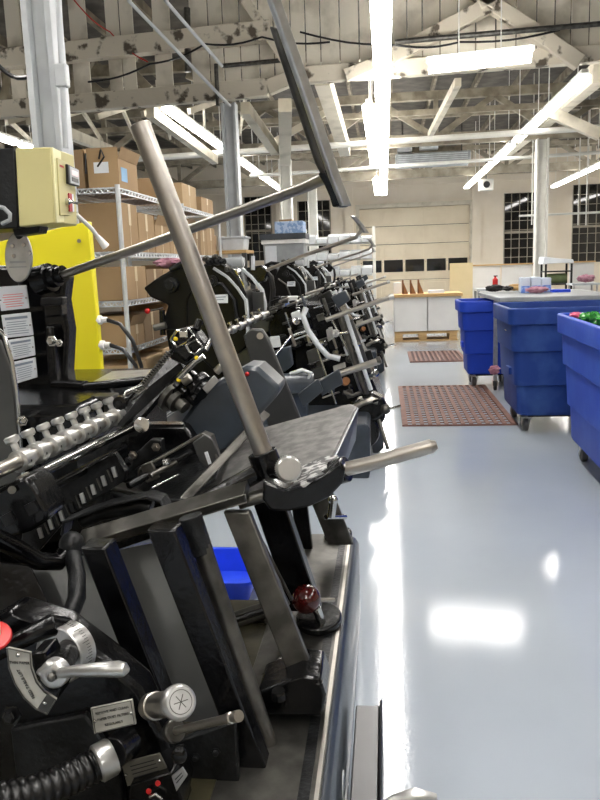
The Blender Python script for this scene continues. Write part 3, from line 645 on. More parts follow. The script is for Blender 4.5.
T('delivery_tube', 'black', [(55, 386, 2.3), (86, 387, 2.25)], 6.5, None, 16); T('delivery_tube', 'black', [(84, 387, 2.25), (150, 380, 2.2)], 4.5, None, 14)
L('delivery_plate', 'alu', [(85, 386, 2.28), (112, 371, 2.5), (158, 369, 2.5), (140, 379, 2.25)], .008, None, .001, V(0, 0, -1))
S('delivery_block', 'dsteel', [(82, 408), (90, 396), (112, 396), (116, 412), (100, 420), (84, 418)], 2.1, .06)
bolt(W(22, 421, 1.9), (1, -1, .3), .01, 'bright')
# --- lower left: feeder drive housing, dial, lever, plates, hose
hs = S('drive_housing', 'black', [(-40, 640), (10, 610), (60, 626), (105, 660), (140, 690), (168, 750), (188, 830), (-40, 830)], 1.17, .07, None, .012)
T('housing_arm', 'black', [(-10, 655, 1.13), (20, 640, 1.13), (52, 625, 1.15), (66, 628, 1.18)], 11, None, 16, [.9, .8, 1, 1])
S('housing_door', 'blackm', [(10, 730), (85, 715), (120, 770), (125, 815), (20, 815)], 1.155, .02, hs, .004)
bolt(W(12, 715, 1.12), (0, -1, .2), .012, 'black')
rw = MB(); c = W(-8, 638, 1.08); rg = part(MB().lathe(c, (.25, -.4, .9), [(0, .028), (.004, .031), (.007, .029), (.009, .012), (.03, .01)], 28), 'red_washer', 'redp'); part(MB().lathe(c+V(.25, -.4, .9).normalized()*.012, (.25, -.4, .9), [(0, .014), (.03, .014), (.032, .01)], 16), 'washer_stud', 'steel', rg)
c = W(69, 650, 1.16); d = V(-.25, -.9, .1).normalized(); Rw = PR(28, c)
dial = part(MB().lathe(c-d*-.0, d, [(-.012, Rw*.97), (-.011, Rw), (.026, Rw), (.028, Rw*.96), (.024, Rw*.9), (.022, Rw*.3)], 40), 'dial_drum', 'alu')
tk = MB(); x_, y_ = frame(d)
for i in range(60):
    a = 2*pi*i/60; q = x_*cos(a)+y_*sin(a); tk.tube([c+q*(Rw+.0002), c+q*(Rw+.0002)+d*(.016 if i % 5 == 0 else .009)], .0006, 4)
part(tk, 'dial_marks', 'ink', dial)
part(MB().lathe(c+d*.018, d, [(0, Rw*.88), (.002, Rw*.88)], 32), 'dial_face', 'grime', dial)
T('lever_hub', 'black', [(69, 650, 1.14), (55, 674, 1.02)], 12, None, 18)
lv = [(38, 675, 1.0), (44, 671, 1.0), (54, 675, 1.0)]
hub = W(54, 675, 1.0)
lever = part(MB().lathe(hub+V(0, .012, 0), (0, -1, .15), [(0, .02), (.002, .0225), (.014, .0215), (.018, .017), (.019, .009), (.012, .008)], 28), 'lift_lever', 'alu')
part(MB().prism([W(x, y, .995) for x, y in ((34, 673), (46, 664), (53, 663), (53, 687), (46, 684))], (0, .012, 0)), 'lever_pointer', 'alu', lever, .004)
hp = [W(60, 673, .985), W(75, 671, .975), W(100, 669.5, .965), W(118, 669, .96), W(125, 669.5, .96), W(129, 670, .96)]
part(MB().tube(hp, [.0075, .0085, .0105, .0115, .0095, .003], 18), 'lever_handle', 'alu', lever)
part(MB().ball(hub+V(0, -.008, .001), .007, 14, 8), 'lever_screw', 'dsteel', lever)
sec = []
import math as _m
o2 = [(7, 648), (30, 653), (31, 668), (36, 682), (44, 692), (56, 700), (47, 714), (36, 709), (24, 698), (15, 684), (9, 668)]
sector = S('lift_sector', 'plate', o2, 1.02, .006, None, .001)
part(MB().tube([W(x, y, 1.019) for x, y in o2+[o2[0]]], .0012, 5), 'sector_edge', 'dsteel', sector)
part(MB().prism([W(x, y, 1.0195) for x, y in ((47, 694), (55, 700), (47, 713), (37, 709))], (0, .0006, 0)), 'sector_band', 'dsteel', sector)
for x, y in ((18, 655), (45, 703)): part(MB().ball(W(x, y, 1.018), .0035, 12, 8), 'rivet', 'bright', sector)
def wtext(s, size_px, px, py, ax_px, m, parent, Y):
    o = W(px, py, Y); q = W(px+ax_px[0], py+ax_px[1], Y); xd = (q-o); xd.y = 0; yd = V(-xd.z, 0, xd.x)
    return text_mesh(s, PR(size_px, o), o, xd, yd, m, parent)
wtext('THIN PAPER', 3.9, 19.5, 663, (10, .5), 'ink', sector, 1.0185)
wtext('FEED TABLE LIFT', 4.6, 26, 684, (-6, -11), 'ink', sector, 1.0185)
S('sector_bracket', 'black', [(30, 655), (44, 652), (60, 690), (56, 702), (40, 690)], 1.05, .05)
# filter notice plate
cn = [W(91, 707, 1.1), W(133, 698, 1.1), W(137, 723, 1.1), W(95, 733, 1.1)]
fp = part(qplate(MB(), cn, 0, 0, 1, 1, .004, V(0, -1, 0)), 'notice_plate', 'plate', None, .0015)
fr = MB()
for a, b in ((0, 1), (1, 2), (2, 3), (3, 0)):
    cc = sum(cn, Vector())/4; pa = cc+(cn[a]-cc)*.92+V(0, -.0042, 0); pb = cc+(cn[b]-cc)*.92+V(0, -.0042, 0); fr.tube([pa, pb], .0006, 4)
part(fr, 'plate_border', 'ink', fp)
for s in (.07, .93): part(MB().ball(Q(cn, s, .5)+V(0, -.005, 0), .0032, 10, 8), 'rivet', 'bright', fp)
xd = cn[1]-cn[0]; yd = cn[0]-cn[3]
for i, s in enumerate(('REMOVE AND CLEAN', 'PAPER DUST FILTERS', 'REGULARLY')):
    text_mesh(s, PR(3.7, cn[0]), Q(cn, .5, .25+i*.25)+V(0, -.0045, 0), xd, yd, 'ink', fp)
# corrugated hose with collar
hpnts = [(-20, 805, .93), (20, 797, .97), (60, 783, 1.02), (90, 768, 1.06), (112, 756, 1.085)]
hp = [W(*q) for q in hpnts]; pts = []; rs = []
for i in range(len(hp)-1):
    for j in range(22):
        t = j/22; pts.append(hp[i].lerp(hp[i+1], t)); rs.append(PR(17.5, hp[0])*(1+.07*sin(2*pi*(i*22+j)/5.5))*(1-.0*i))
ho = part(MB().tube(pts, rs, 24), 'corrugated_hose', 'hose', None, 0, 60)
hd_ = (hp[-1]-hp[-2]).normalized()
part(MB().lathe(hp[-1]-hd_*.028, hd_, [(0, .0275), (.003, .0305), (.026, .0305), (.03, .028), (.031, .015)], 32), 'hose_collar', 'alu')
T('hose_port', 'black', [(112, 754, 1.09), (128, 742, 1.14)], 16)
# filter canister
ca, cb_ = W(148, 707, 1.12), W(180, 702, 1.0); cd = (cb_-ca).normalized(); Lc = (cb_-ca).length
cn_ = part(MB().lathe(ca, cd, [(0, .017), (.02, .017), (.021, .022), (.05, .022), (.051, .020), (Lc-.02, .020)], 28), 'filter_body', 'steel')
part(MB().lathe(ca+cd*(Lc-.02), cd, [(0, .02), (.003, .0255), (.014, .0265), (.02, .025), (.024, .021), (.0242, .004)], 32), 'filter_cap', 'alu', cn_)
em = MB(); x_, y_ = frame(cd); e0 = ca+cd*(Lc+.0045)
em.tube([e0+(x_*cos(a)+y_*sin(a))*.017 for a in [2*pi*i/28 for i in range(29)]], .0006, 4)
for a in (0, 1.05, 2.1): em.tube([e0-(x_*cos(a)+y_*sin(a))*.011, e0+(x_*cos(a)+y_*sin(a))*.011], .0008, 4)
part(em, 'cap_emblem', 'dsteel', cn_)
# spindle with knurled nut
sa, sb = W(166, 733, 1.1), W(239, 716, .98); sd = (sb-sa).normalized(); Ls = (sb-sa).length
sn = part(MB().lathe(sa, sd, [(0, .004), (.03, .004), (.031, .0065), (Ls-.03, .0068), (Ls-.028, .0085), (Ls-.02, .0085), (Ls-.018, .0065), (Ls-.012, .0065), (Ls-.01, .0085), (Ls, .0085)], 18), 'spindle', 'steel')
part(MB().lathe(sa+sd*.015, sd, [(.005, .016), (.007, .0185), (.017, .0185), (.019, .016)], 30), 'knurled_nut', 'dsteel', sn)
part(MB().ball(W(179, 755, 1.06), .0145, 20, 12, (.9, .7, 1)), 'black_knob', 'black')
c2 = [W(122, 762, 1.12), W(160, 752, 1.12), W(170, 772, 1.12), W(128, 785, 1.12)]
pp = part(qplate(MB(), c2, 0, 0, 1, 1, .004, V(0, -1, 0)), 'lower_plate', 'plated', None, .001)
for s, t in ((.05, .5), (.93, .3)): part(MB().ball(Q(c2, s, t)+V(0, -.005, 0), .003, 10, 8), 'rivet', 'bright', pp)
lt = MB()
for k in range(4): qplate(lt, c2, .2, .2+.17*k, .82, .24+.17*k, .0004, V(0, -1, 0), .0042)
part(lt, 'fine_print', 'ink', pp)
c2 = [W(172, 775, 1.06), W(183, 766, 1.06), W(188, 774, 1.06), W(177, 790, 1.06)]
pp = part(qplate(MB(), c2, 0, 0, 1, 1, .004, V(0, -1, 0)), 'tag_plate', 'alu', None, .001)
part(qplate(qplate(MB(), c2, .2, .3, .8, .38, .0004, V(0, -1, 0), .0042), c2, .2, .55, .8, .63, .0004, V(0, -1, 0), .0042), 'fine_print', 'ink', pp)
S('switch_block', 'black', [(130, 785), (172, 772), (182, 800), (176, 830), (126, 830)], 1.1, .08)
for x, y in ((158, 783), (149, 791)): part(MB().lathe(W(x, y, 1.095), (0, -1, .3), [(0, .0045), (.002, .0045), (.0025, .0025)], 12), 'red_socket', 'redp')
T('socket_ring', 'bright', [(150, 797, 1.09), (156, 794, 1.09), (161, 798, 1.09), (160, 806, 1.09)], 2)
S('sump_plate', 'blackm', [(170, 745), (235, 722), (240, 800), (200, 830), (175, 800)], 1.26, .02)
for x, y in ((196, 757), (216, 752)): bolt(W(x, y, 1.255), (0, -1, 0), .006, 'blackm')
def crumple(name, label, c, r, m, seed, sc=(1, 1, .6)):
    random.seed(seed); mb = MB().ball(c, r, 16, 10, sc)
    for i, p in enumerate(mb.v):
        d = p-Vector(c); mb.v[i] = Vector(c)+d*random.uniform(.75, 1.2)
    return tag(mb.build(name, m, None, 0, 10), label, 'scrap')
# ================================================================== PRESSES FURTHER DOWN THE ROW
P_near = P
P2 = thing('platen_press', 'second black platen press in the row, with a pail on its side table', 'printing press', (-.7, 5.45, 0))
P = P2
part(MB().prism([p+V(0, 4.55, 0) for p in bp], (0, 1.86, 0)), 'bed', 'slate', None, .008)
S('front_casting', 'black', [(262, 332), (296, 306), (338, 304), (360, 350), (380, 398), (386, 418), (372, 440), (350, 470), (300, 470), (262, 420)], 5.2, .7, None, .02)
S('back_casting', 'headblack', [(165, 330), (190, 300), (262, 312), (300, 330), (300, 470), (190, 470)], 5.5, .5, None, .02)
# printing head with curved bands
S('head_casting', 'headblack', [(186, 300), (203, 264), (222, 262), (238, 276), (246, 294), (250, 345), (215, 372), (186, 345)], 5.12, .3, None, .015)
def band(name, m, pts, Y, wd, th): return part(MB().bar([W(x, y, Y+wd/2) for x, y in pts], YV, wd, th), name, m, None, .003)
band('head_band', 'bright', [(226, 266), (238, 270), (246, 284), (249, 300), (249, 340)], 5.14, .22, .012)
band('head_band', 'lgrey', [(214, 268), (228, 277), (238, 288), (246, 300), (248, 320), (248, 345)], 5.10, .06, .018)
band('head_band', 'lgrey', [(241, 268), (252, 277), (262, 290), (265, 304), (266, 340)], 5.38, .08, .02)
S('head_side', 'panel', [(248, 292), (263, 292), (266, 340), (249, 345)], 5.36, .04)
part(MB().tube([W(205, 282, 5.1), W(222, 284, 5.1), W(234, 300, 5.09), W(238, 325, 5.09)], .012, 8), 'head_rib', 'blackm')
part(MB().tube([W(198, 290, 5.1), W(212, 300, 5.1), W(222, 325, 5.09)], .01, 8), 'head_rib', 'dsteel')
part(MB().lathe(W(212, 281, 5.1), (0, -1, 0), [(0, .04), (.02, .04), (.022, .02), (.05, .02)], 20), 'head_boss', 'blackm')
c = [W(214, 295, 5.1), W(228, 294, 5.1), W(228, 303, 5.1), W(214, 303, 5.1)]; hp_ = part(qplate(MB(), c, 0, 0, 1, 1, .006, V(0, -1, 0)), 'head_plate', 'paper')
part(qplate(qplate(MB(), c, .15, .25, .85, .35, .001, V(0, -1, 0), .006), c, .15, .55, .7, .65, .001, V(0, -1, 0), .006), 'fine_print', 'blueink', hp_)
T('ink_drum', 'grey', [(221, 264, 5.3), (243, 262, 5.3)], 5.6, None, 20); T('drum_end', 'lgrey', [(242, 262, 5.3), (244.5, 262, 5.3)], 4.5)
for i, (x, y, r) in enumerate(((209, 262, 4), (214, 257, 2.5), (217, 261, 4.5), (205, 259, 3), (222, 262, 3), (227, 269, 3))):
    part(MB().lathe(W(x, y, 5.08), (.6, -.8, .1), [(0, PR(r, W(x, y, 5.1))), (.03, PR(r, W(x, y, 5.1))), (.034, .012), (.05, .01)], 14), 'ink_knob', ['blackm', 'dsteel'][i % 2])
part(MB().tube([W(x, y, 5.45) for x, y in ((266, 272), (271, 277), (273, 290), (272, 302), (268, 312))], .02, 10), 'feed_hose', 'hose'); 
S('arm_base', 'black', [(245, 268), (262, 265), (268, 272), (264, 282), (252, 284)], 5.42, .12, None, .01)
T('arm_pin', 'lgrey', [(253, 256, 5.4), (253, 270, 5.4)], 2)
T('guard_arm', 'steel', [(205+62, 271-1, 5.4), (300, 257, 5.2), (340, 243, 4.95), (356, 237, 4.85), (361, 231, 4.83), (361, 224, 4.82)], 1.8, None, 10)
part(MB().bar([W(353, 216, 4.72), W(360, 224, 4.8), W(366, 233, 4.86)], (.5, .8, 0), .045, .02), 'guard_blade', 'alu', None, .003)
# left hand head parts
S('rear_casting', 'headblack', [(143, 288), (160, 276), (178, 266), (195, 270), (203, 300), (190, 330), (160, 330), (168, 305), (150, 297)], 5.15, .25, None, .015)
part(MB().lathe(W(172, 285, 5.14), (0, -1, 0), [(0, .05), (.04, .05), (.042, .03), (.07, .03)], 20), 'rear_boss', 'blackm')
T('lever_arm', 'black', [(162, 310, 5.05), (163, 335, 5.05)], 3); T('lever_arm', 'dsteel', [(148, 311, 5.05), (163, 308, 5.05)], 1); part(MB().ball(W(147.5, 311, 5.05), PR(3, W(147, 311, 5.05))), 'red_ball_knob', 'redp'); T('grip', 'dsteel', [(154, 328, 5.0), (166, 325, 5.0)], 3.4)
T('rear_tube', 'blackm', [(170, 270, 5.1), (186, 262, 5.1), (200, 264, 5.1)], 3)
# side table between the presses
tb = part(MB().mm(-1.15, -.6, 5.15, 5.5, .985, 1.0), 'side_table', 'dsteel', None, .003); part(MB().mm(-1.12, -.62, 5.2, 5.48, .3, .985), 'table_cabinet', 'panel', None, .004)
# collared roller bar of this press
r0, r1 = W(208, 341, 4.6), W(268, 313, 4.95); rd2 = (r1-r0).normalized()
part(MB().cyl(r0, r1, .018), 'roller_bar', 'steel')
for i in range(7):
    p = r0.lerp(r1, .12+i*.125)
    cc = part(MB().lathe(p, rd2, [(0, .02), (.002, .026), (.03, .026), (.032, .02)], 16), 'collar', 'alu'); part(MB().lathe(p+rd2*.015+V(-.012, 0, .024), V(-.4, 0, 1), [(0, .008), (.014, .008), (.015, .017), (.024, .017)], 12), 'thumbscrew', 'bright', cc)
# ---- feeder front, leaning
S('big_wheel', 'black', [(290+22*cos(a), 328+22*sin(a)) for a in [2*pi*i/28 for i in range(28)]], 5.14, .06, None, .012)
T('guard_tube', 'lgrey', [(306, 308, 4.82), (303, 316, 4.8), (308, 330, 4.78), (318, 345, 4.76), (328, 356, 4.75), (340, 359, 4.75)], 2.9, None, 12)
T('feed_rod', 'steel', [(326, 320, 4.78), (350, 311, 4.76), (391, 297, 4.74)], 2.4, None, 14); T('feed_rod_end', 'alu', [(389, 297.5, 4.74), (394, 296, 4.74)], 3)
T('feed_rod', 'steel', [(314, 384, 4.6), (345, 372, 4.58), (379, 361, 4.56)], 3.5, None, 14); T('feed_rod_end', 'dsteel', [(377, 361, 4.56), (381, 359.5, 4.56)], 3.8)
T('side_rail', 'dsteel', [(339, 313, 4.86), (366, 394, 4.84)], 3); T('side_rail', 'lgrey', [(345, 313, 4.84), (371, 390, 4.82)], 2.2)
T('side_rail', 'bright', [(331, 318, 4.88), (349, 352, 4.86), (362, 388, 4.84)], 1.3); T('side_rail', 'panel', [(350, 320, 4.9), (369, 372, 4.9)], 2.8)
T('side_rail', 'bright', [(316, 345, 4.85), (336, 404, 4.8)], 1); 
part(MB().lathe(W(335, 333, 4.8), (.3, -.95, 0), [(0, .025), (.02, .025), (.022, .012), (.06, .01)], 18), 'hand_wheel', 'alu'); T('crank', 'bright', [(335, 334, 4.78), (348, 332, 4.76)], 1.6)
S('clamp', 'alu', [(326, 330), (332, 327), (334, 338), (328, 342)], 4.82, .04); S('block', 'panel', [(306, 352), (317, 348), (320, 360), (309, 364)], 4.98, .08); S('block', 'panel', [(312, 370), (322, 366), (324, 376), (314, 379)], 4.98, .08)
c = [W(333, 366, 4.83), W(345, 362, 4.83), (W(346, 367, 4.83)), W(334, 371, 4.83)]; part(qplate(MB(), c, 0, 0, 1, 1, .01, V(0, -1, 0)), 'name_tag', 'plate')
T('loop_bracket', 'dsteel', [(343, 392, 4.8), (352, 396, 4.8), (362, 392, 4.8)], 2); part(MB().cyl(W(345, 382, 4.8), W(346, 381, 4.7), PR(4, W(345, 382, 4.8))), 'brown_pulley', 'brown')
S('mesh_block', 'slate', [(331, 297), (345, 290), (350, 300), (338, 309)], 4.95, .15, None, .008); S('mesh_block', 'blackm', [(318, 296), (330, 290), (336, 304), (324, 312)], 5.0, .12, None, .008)
# lower front: housing, silver lever and arc
S('lever_housing', 'black', [(349, 404), (372, 393), (384, 399), (388, 410), (378, 419), (356, 424)], 4.95, .15, None, .012)
part(MB().tube([W(x, y, 4.92) for x, y in ((352, 409), (362, 403), (372, 400), (378, 402))], .022, 10), 'lever_arc', 'steel')
T('lift_lever', 'bright', [(384, 411, 4.93), (392, 408.5, 4.93), (401, 406.5, 4.93)], 1.4, None, 12, [.7, 1, 1.6])
part(MB().lathe(W(383, 409, 4.95), (.8, -.6, 0), [(0, .03), (.03, .035), (.05, .02)], 14), 'lever_boss', 'dsteel')
part(MB().lathe(W(364, 432, 4.9), (.2, -1, 0), [(0, .09), (.03, .1), (.05, .09), (.052, .03)], 28), 'drive_wheel', 'black')
S('end_panel', 'slate', [(368, 430), (382, 426), (384, 448), (374, 456)], 5.2, .05)
T('brace', 'dsteel', [(379, 420, 4.85), (388, 449, 4.75)], 2)
# feeder pedestal block nearest to us
T('pedestal_arm', 'slate', [(281, 384, 4.3), (313, 382, 4.35)], 10.5, None, 20); T('pedestal_arm_end', 'steel', [(309, 383, 4.34), (318, 384, 4.33)], 4)
S('pedestal', 'slate', [(286, 390), (306, 390), (310, 440), (288, 440)], 4.32, .08, None, .01)
T('pedestal_loop', 'lgrey', [(290, 374, 4.3), (302, 370, 4.3), (311, 373, 4.3), (308, 379, 4.3)], 2)
S('gauge_box', 'slate', [(273, 352), (289, 347), (292, 366), (285, 372), (275, 371)], 4.35, .1, None, .006); S('gauge_frame', 'lgrey', [(269, 337), (279, 336), (281, 347), (271, 348)], 4.4, .02); T('gauge_stem', 'bright', [(275, 356, 4.32), (291, 336, 4.4)], 1.2)
# many small linkages: each its own rod, block or wheel
random.seed(21)
def inpoly(x, y, pl):
    r = False; j = len(pl)-1
    for i in range(len(pl)):
        if (pl[i][1] > y) != (pl[j][1] > y) and x < (pl[j][0]-pl[i][0])*(y-pl[i][1])/(pl[j][1]-pl[i][1])+pl[i][0]: r = not r
        j = i
    return r
zone = [(284, 318), (300, 292), (345, 286), (352, 310), (374, 368), (382, 402), (346, 412), (322, 400), (318, 372), (300, 360)]
n = 0
while n < 64:
    x, y = random.uniform(284, 382), random.uniform(286, 412)
    if not inpoly(x, y, zone): continue
    n += 1; Y = random.uniform(4.84, 5.12); kind = random.random(); m = random.choice(['blackm', 'black', 'dsteel', 'dsteel', 'steel', 'steel', 'bright', 'lgrey', 'slate'])
    if kind < .35:
        l = random.uniform(4, 11); T('link_rod', m, [(x-l*.95, y+l*.33, Y), (x+l*.95, y-l*.33, Y-.02)], random.uniform(.7, 1.6), None, 8)
    elif kind < .6:
        l = random.uniform(5, 13); T('link_rod', m, [(x-l*.33, y-l*.95, Y), (x+l*.33, y+l*.95, Y)], random.uniform(.7, 1.7), None, 8)
    elif kind < .85:
        a, b = random.uniform(2, 5), random.uniform(2, 6)
        S('link_block', m, [(x-a*.95-b*.33, y+a*.33-b*.95), (x+a*.95-b*.33, y-a*.33-b*.95), (x+a*.95+b*.33, y-a*.33+b*.95), (x-a*.95+b*.33, y+a*.33+b*.95)], Y, .06, None, .004)
    else:
        r = random.uniform(.015, .035); part(MB().lathe(W(x, y, Y), (.3, -.9, .2), [(0, r), (.02, r), (.022, r*.6), (.045, r*.5)], 14), 'link_wheel', m)
zone2 = [(176, 300), (196, 330), (175, 350), (150, 340), (250, 345), (300, 320), (268, 330)]
for x, y in ((278, 306), (284, 300), (292, 304), (272, 310), (288, 322), (300, 330), (282, 338), (296, 344), (276, 300), (268, 318)):
    T('link_rod', random.choice(['dsteel', 'steel', 'blackm']), [(x-5, y+2, 5.1), (x+5, y-2, 5.05)], 1.2, None, 8); S('link_block', random.choice(['blackm', 'dsteel']), [(x-3, y-3), (x+3, y-4), (x+4, y+3), (x-2, y+4)], 5.12, .06, None, .004)
for dy, dx, lab in ((3.95, .0, 'third black platen press in the row, standing behind the second one'), (7.5, -.04, 'farthest black platen press in the row, nearest the white cabinets')):
    q = copy_tree(P2); q.location = P2.location+V(dx, dy, 0); q['label'] = lab
# pail standing on the side table
c = W(290, 311, 5.3); c.z = 1.001; r = PR(8.2, c)
pa = thing('pail', 'white plastic pail standing on the side table of the second press', 'bucket', c)
MB().lathe(c, (0, 0, 1), [(0, r*.86), (.004, r*.88), (.088, r*.98), (.089, r*1.06), (.1, r*1.06), (.101, r*.95)], 28).build('body', 'pail', pa)
MB().box(c+V(0, -r*.95, .045), (.05, .012, .03)).build('printed_label', 'pblue', pa)
crumple('rag', 'pink rag draped over the rear casting of the second press', W(168, 263, 5.25), .07, 'pink', 31, (1.5, 1, .45))
P = P_near
# ================================================================== YELLOW PANEL AND SHELVES
c = W(60, 300, 3.1)
yp = thing('yellow_cabinet', 'tall bright yellow metal cabinet behind the nearest press, with two plugs on its edge', 'cabinet', V(-1.6, 3.15, 0))
a, b = W(-60, 250, 3.1), W(90, 221, 3.1)
MB().prism([V(a.x, 3.1, .05), V(-1.205, 3.1, .05), V(b.x-.006, 3.1, b.z), V(a.x, 3.1, a.z-.02)], (0, .04, 0)).build('body', 'yellow', yp, .006)
MB().mm(a.x+.1, -1.3, 3.08, 3.4, 0, .05).build('base', 'blackm', yp)
MB().cyl(W(79, 241, 3.09), W(79, 241, 3.075), .008).build('edge_screw', 'steel', yp)
for x, y in ((98, 320), (101, 345)):
    pl = MB().lathe(W(x, y, 3.12)+V(-.005, 0, 0), (1, 0, 0), [(0, .02), (.02, .02), (.022, .014), (.045, .012)], 14).build('white_plug', 'pail', yp)
    p0 = W(x, y, 3.12)+V(.035, 0, 0)
    MB().tube([p0, p0+V(.06, 0, -.02), p0+V(.11, 0, -.09), p0+V(.14, 0, -.2), p0+V(.15, 0, -.5)], .009, 8).build('cord', 'hose', pl)
XS, LV = -1.74, (.14, .46, .79, 1.11, 1.44, 1.855)
def shelf_unit(y0, y1, label, xf=XS, dep=.5):
    t = thing('wire_shelf', label, 'shelf', (xf-dep/2, (y0+y1)/2, 0), 'wire shelving units')
    for x in (xf, xf-dep):
        for y in (y0, y1):
            MB().cyl((x, y, .0), (x, y, 1.875), .0165, n=10).cyl((x, y, 0), (x, y, .02), .022, n=10).build('post', 'chrome', t)
    for z in LV:
        m = MB()
        for x in (xf, xf-dep): m.mm(x-.004, x+.004, y0, y1, z-.004, z+.004).mm(x-.004, x+.004, y0, y1, z-.034, z-.026)
        for y in (y0, y1): m.mm(xf-dep, xf, y-.004, y+.004, z-.004, z+.004).mm(xf-dep, xf, y-.004, y+.004, z-.034, z-.026)
        k = 0; y = y0
        while y < y1-.02:
            for x in (xf,): m.tube([(x, y, z-.03), (x, y+.035, z)], .0035, 4); m.tube([(x, y+.035, z), (x, y+.07, z-.03)], .0035, 4)
            y += .07
        x = xf-dep
        while x < xf-.02: m.tube([(x, y0, z-.03), (x+.02, y0, z)], .0035, 4); m.tube([(x+.02, y0, z), (x+.04, y0, z-.03)], .0035, 4); x += .04
        for i in range(14): x = xf-dep+.03+i*(dep-.06)/13; m.mm(x-.002, x+.002, y0, y1, z+.002, z+.006)
        m.build('wire_deck', 'chrome', t)
    return t
shelf_unit(5.0, 6.5, 'chrome wire shelving unit of brown cartons directly behind the yellow cabinet')
shelf_unit(6.62, 8.1, 'second chrome wire shelving unit, farther from the yellow cabinet')
def carton(label, x0, x1, y0, y1, z, h, m='card', open_=False, tape=True, grp=None):
    t = thing('carton', label, 'box', ((x0+x1)/2, (y0+y1)/2, z), grp); z += .0065
    if open_:
        k = .004; b = MB().mm(x0, x1, y0, y1, z, z+k)
        b.mm(x0, x0+k, y0, y1, z+k, z+h).mm(x1-k, x1, y0, y1, z+k, z+h).mm(x0+k, x1-k, y0, y0+k, z+k, z+h).mm(x0+k, x1-k, y1-k, y1, z+k, z+h)
        b.build('body', m, t)
        fl = .1
        for (a, bq, c, d) in (((x1, y0), (x1, y1), .5, 1), ((x0, y1), (x0, y0), -.4, 1), ((x0, y0), (x1, y0), 0, 0)):
            o = V(fl*.6*c, (fl*.5*d if c == 0 else 0), fl*.7)
            MB().prism([V(*a, z+h), V(*bq, z+h), V(*bq, z+h)+o, V(*a, z+h)+o], (.003 if c else 0, .003 if not c else 0, 0)).build('flap', m, t)
    else:
        MB().mm(x0, x1, y0, y1, z, z+h).build('body', m, t, .004)
    if tape:
        ym = (y0+y1)/2; MB().mm(x1, x1+.0015, ym-.025, ym+.025, z+h*.55, z+h).mm(x1, x1+.0014, ym-.004, ym+.004, z, z+h*.55).build('tape', 'tape', t)
    return t
zt = LV[5]
carton('brown carton at the near left end of the top shelf', -2.22, -1.97, 5.03, 5.42, zt, .25, 'card3')
ob = carton('open carton with black strings and a white label on the top shelf', -1.945, -1.735, 5.03, 5.42, zt, .185, 'card', True, False)
MB().mm(-1.90, -1.80, 5.027, 5.0295, zt+.1, zt+.17).build('white_label', 'paper', ob); MB().mm(-1.7349, -1.733, 5.08, 5.2, zt+.05, zt+.14).build('blue_print', 'lblue', ob)
MB().tube([(-1.86, 5.025, zt+.19), (-1.84, 5.02, zt+.25), (-1.82, 5.015, zt+.2), (-1.87, 5.015, zt+.14)], .006, 6).build('black_string', 'hose', ob); MB().tube([(-1.95, 5.03, zt+.23), (-1.955, 5.02, zt+.1)], .005, 6).build('black_string', 'hose', ob)
carton('taller brown carton with a raised flap behind the open one on the top shelf', -2.16, -1.88, 5.46, 5.8, zt, .25, 'card', True, False)
carton('brown carton on the top shelf partly hidden by the big upright rod', -2.1, -1.75, 5.95, 6.42, zt, .16, 'card')
carton('brown carton on the top of the farther shelf, right of the big rod', -2.15, -1.75, 6.7, 7.2, zt, .2, 'card2')
carton('small carton at the far end of the farther top shelf', -2.1, -1.75, 7.4, 7.9, zt, .14, 'card')
random.seed(5)
names = {4: 'shelf under the top one', 3: 'third shelf down', 2: 'fourth shelf down', 1: 'fifth shelf down'}
for li in (4, 3, 2, 1):
    for unit, (ya, yb) in enumerate(((5.05, 6.46), (6.68, 8.05))):
        y = ya; k = 0; hmax = LV[li+1]-LV[li]-.06
        while y < yb-.16:
            ln_ = random.uniform(.24, .42) if li != 3 else random.uniform(.4, .6); ln_ = min(ln_, yb-y)
            op = random.random() < .3; h = hmax*random.uniform(.72, .95)*(.72 if op else 1)
            if op and h+.075 > hmax: h = hmax-.08
            carton('%s carton, %s along the %s of the %s wire shelf' % ('open' if op else 'closed', ('first', 'second', 'third', 'fourth', 'fifth', 'sixth')[k], names[li], ('nearer', 'farther')[unit]), XS-.42, XS-.005, y, y+ln_-.015, LV[li], h, random.choice(['card', 'card', 'card2', 'card3']), op, li != 1)
            y += ln_; k += 1
# things behind the presses on the left
bn = thing('storage_bin', 'grey bin with a dark lid standing behind the third press', 'bin', (-1.4, 10.9, 0))
MB().prism([V(-1.64, 10.7, .12), V(-1.16, 10.7, .12), V(-1.11, 10.7, 1.63), V(-1.69, 10.7, 1.65)], (0, .45, 0)).build('body', 'grey', bn, .015)
MB().mm(-1.73, -1.08, 10.66, 11.19, 1.685, 1.765).build('lid', 'navy', bn, .01); MB().mm(-1.71, -1.09, 10.68, 11.17, 1.63, 1.685).build('rim', 'pail', bn)
MB().mm(-1.66, -1.5, 10.685, 10.699, 1.36, 1.6).build('paper_sheet', 'paper', bn)
for x in (-1.55, -1.25):
    for y in (10.78, 11.07): MB().cyl((x-.015, y, .06), (x+.015, y, .06), .06).cyl((x, y, .06), (x, y, .12), .015, n=8).build('caster', 'rubber', bn)
bb = thing('patterned_box', 'light blue patterned box resting on the dark lid of the grey bin', 'box', (-1.3, 10.9, 1.766))
MB().mm(-1.52, -1.12, 10.72, 11.12, 1.766, 1.93).build('body', 'bluebox', bb, .006); MB().mm(-1.46, -1.28, 10.78, 11.0, 1.93, 1.96).build('card_flap', 'card', bb)
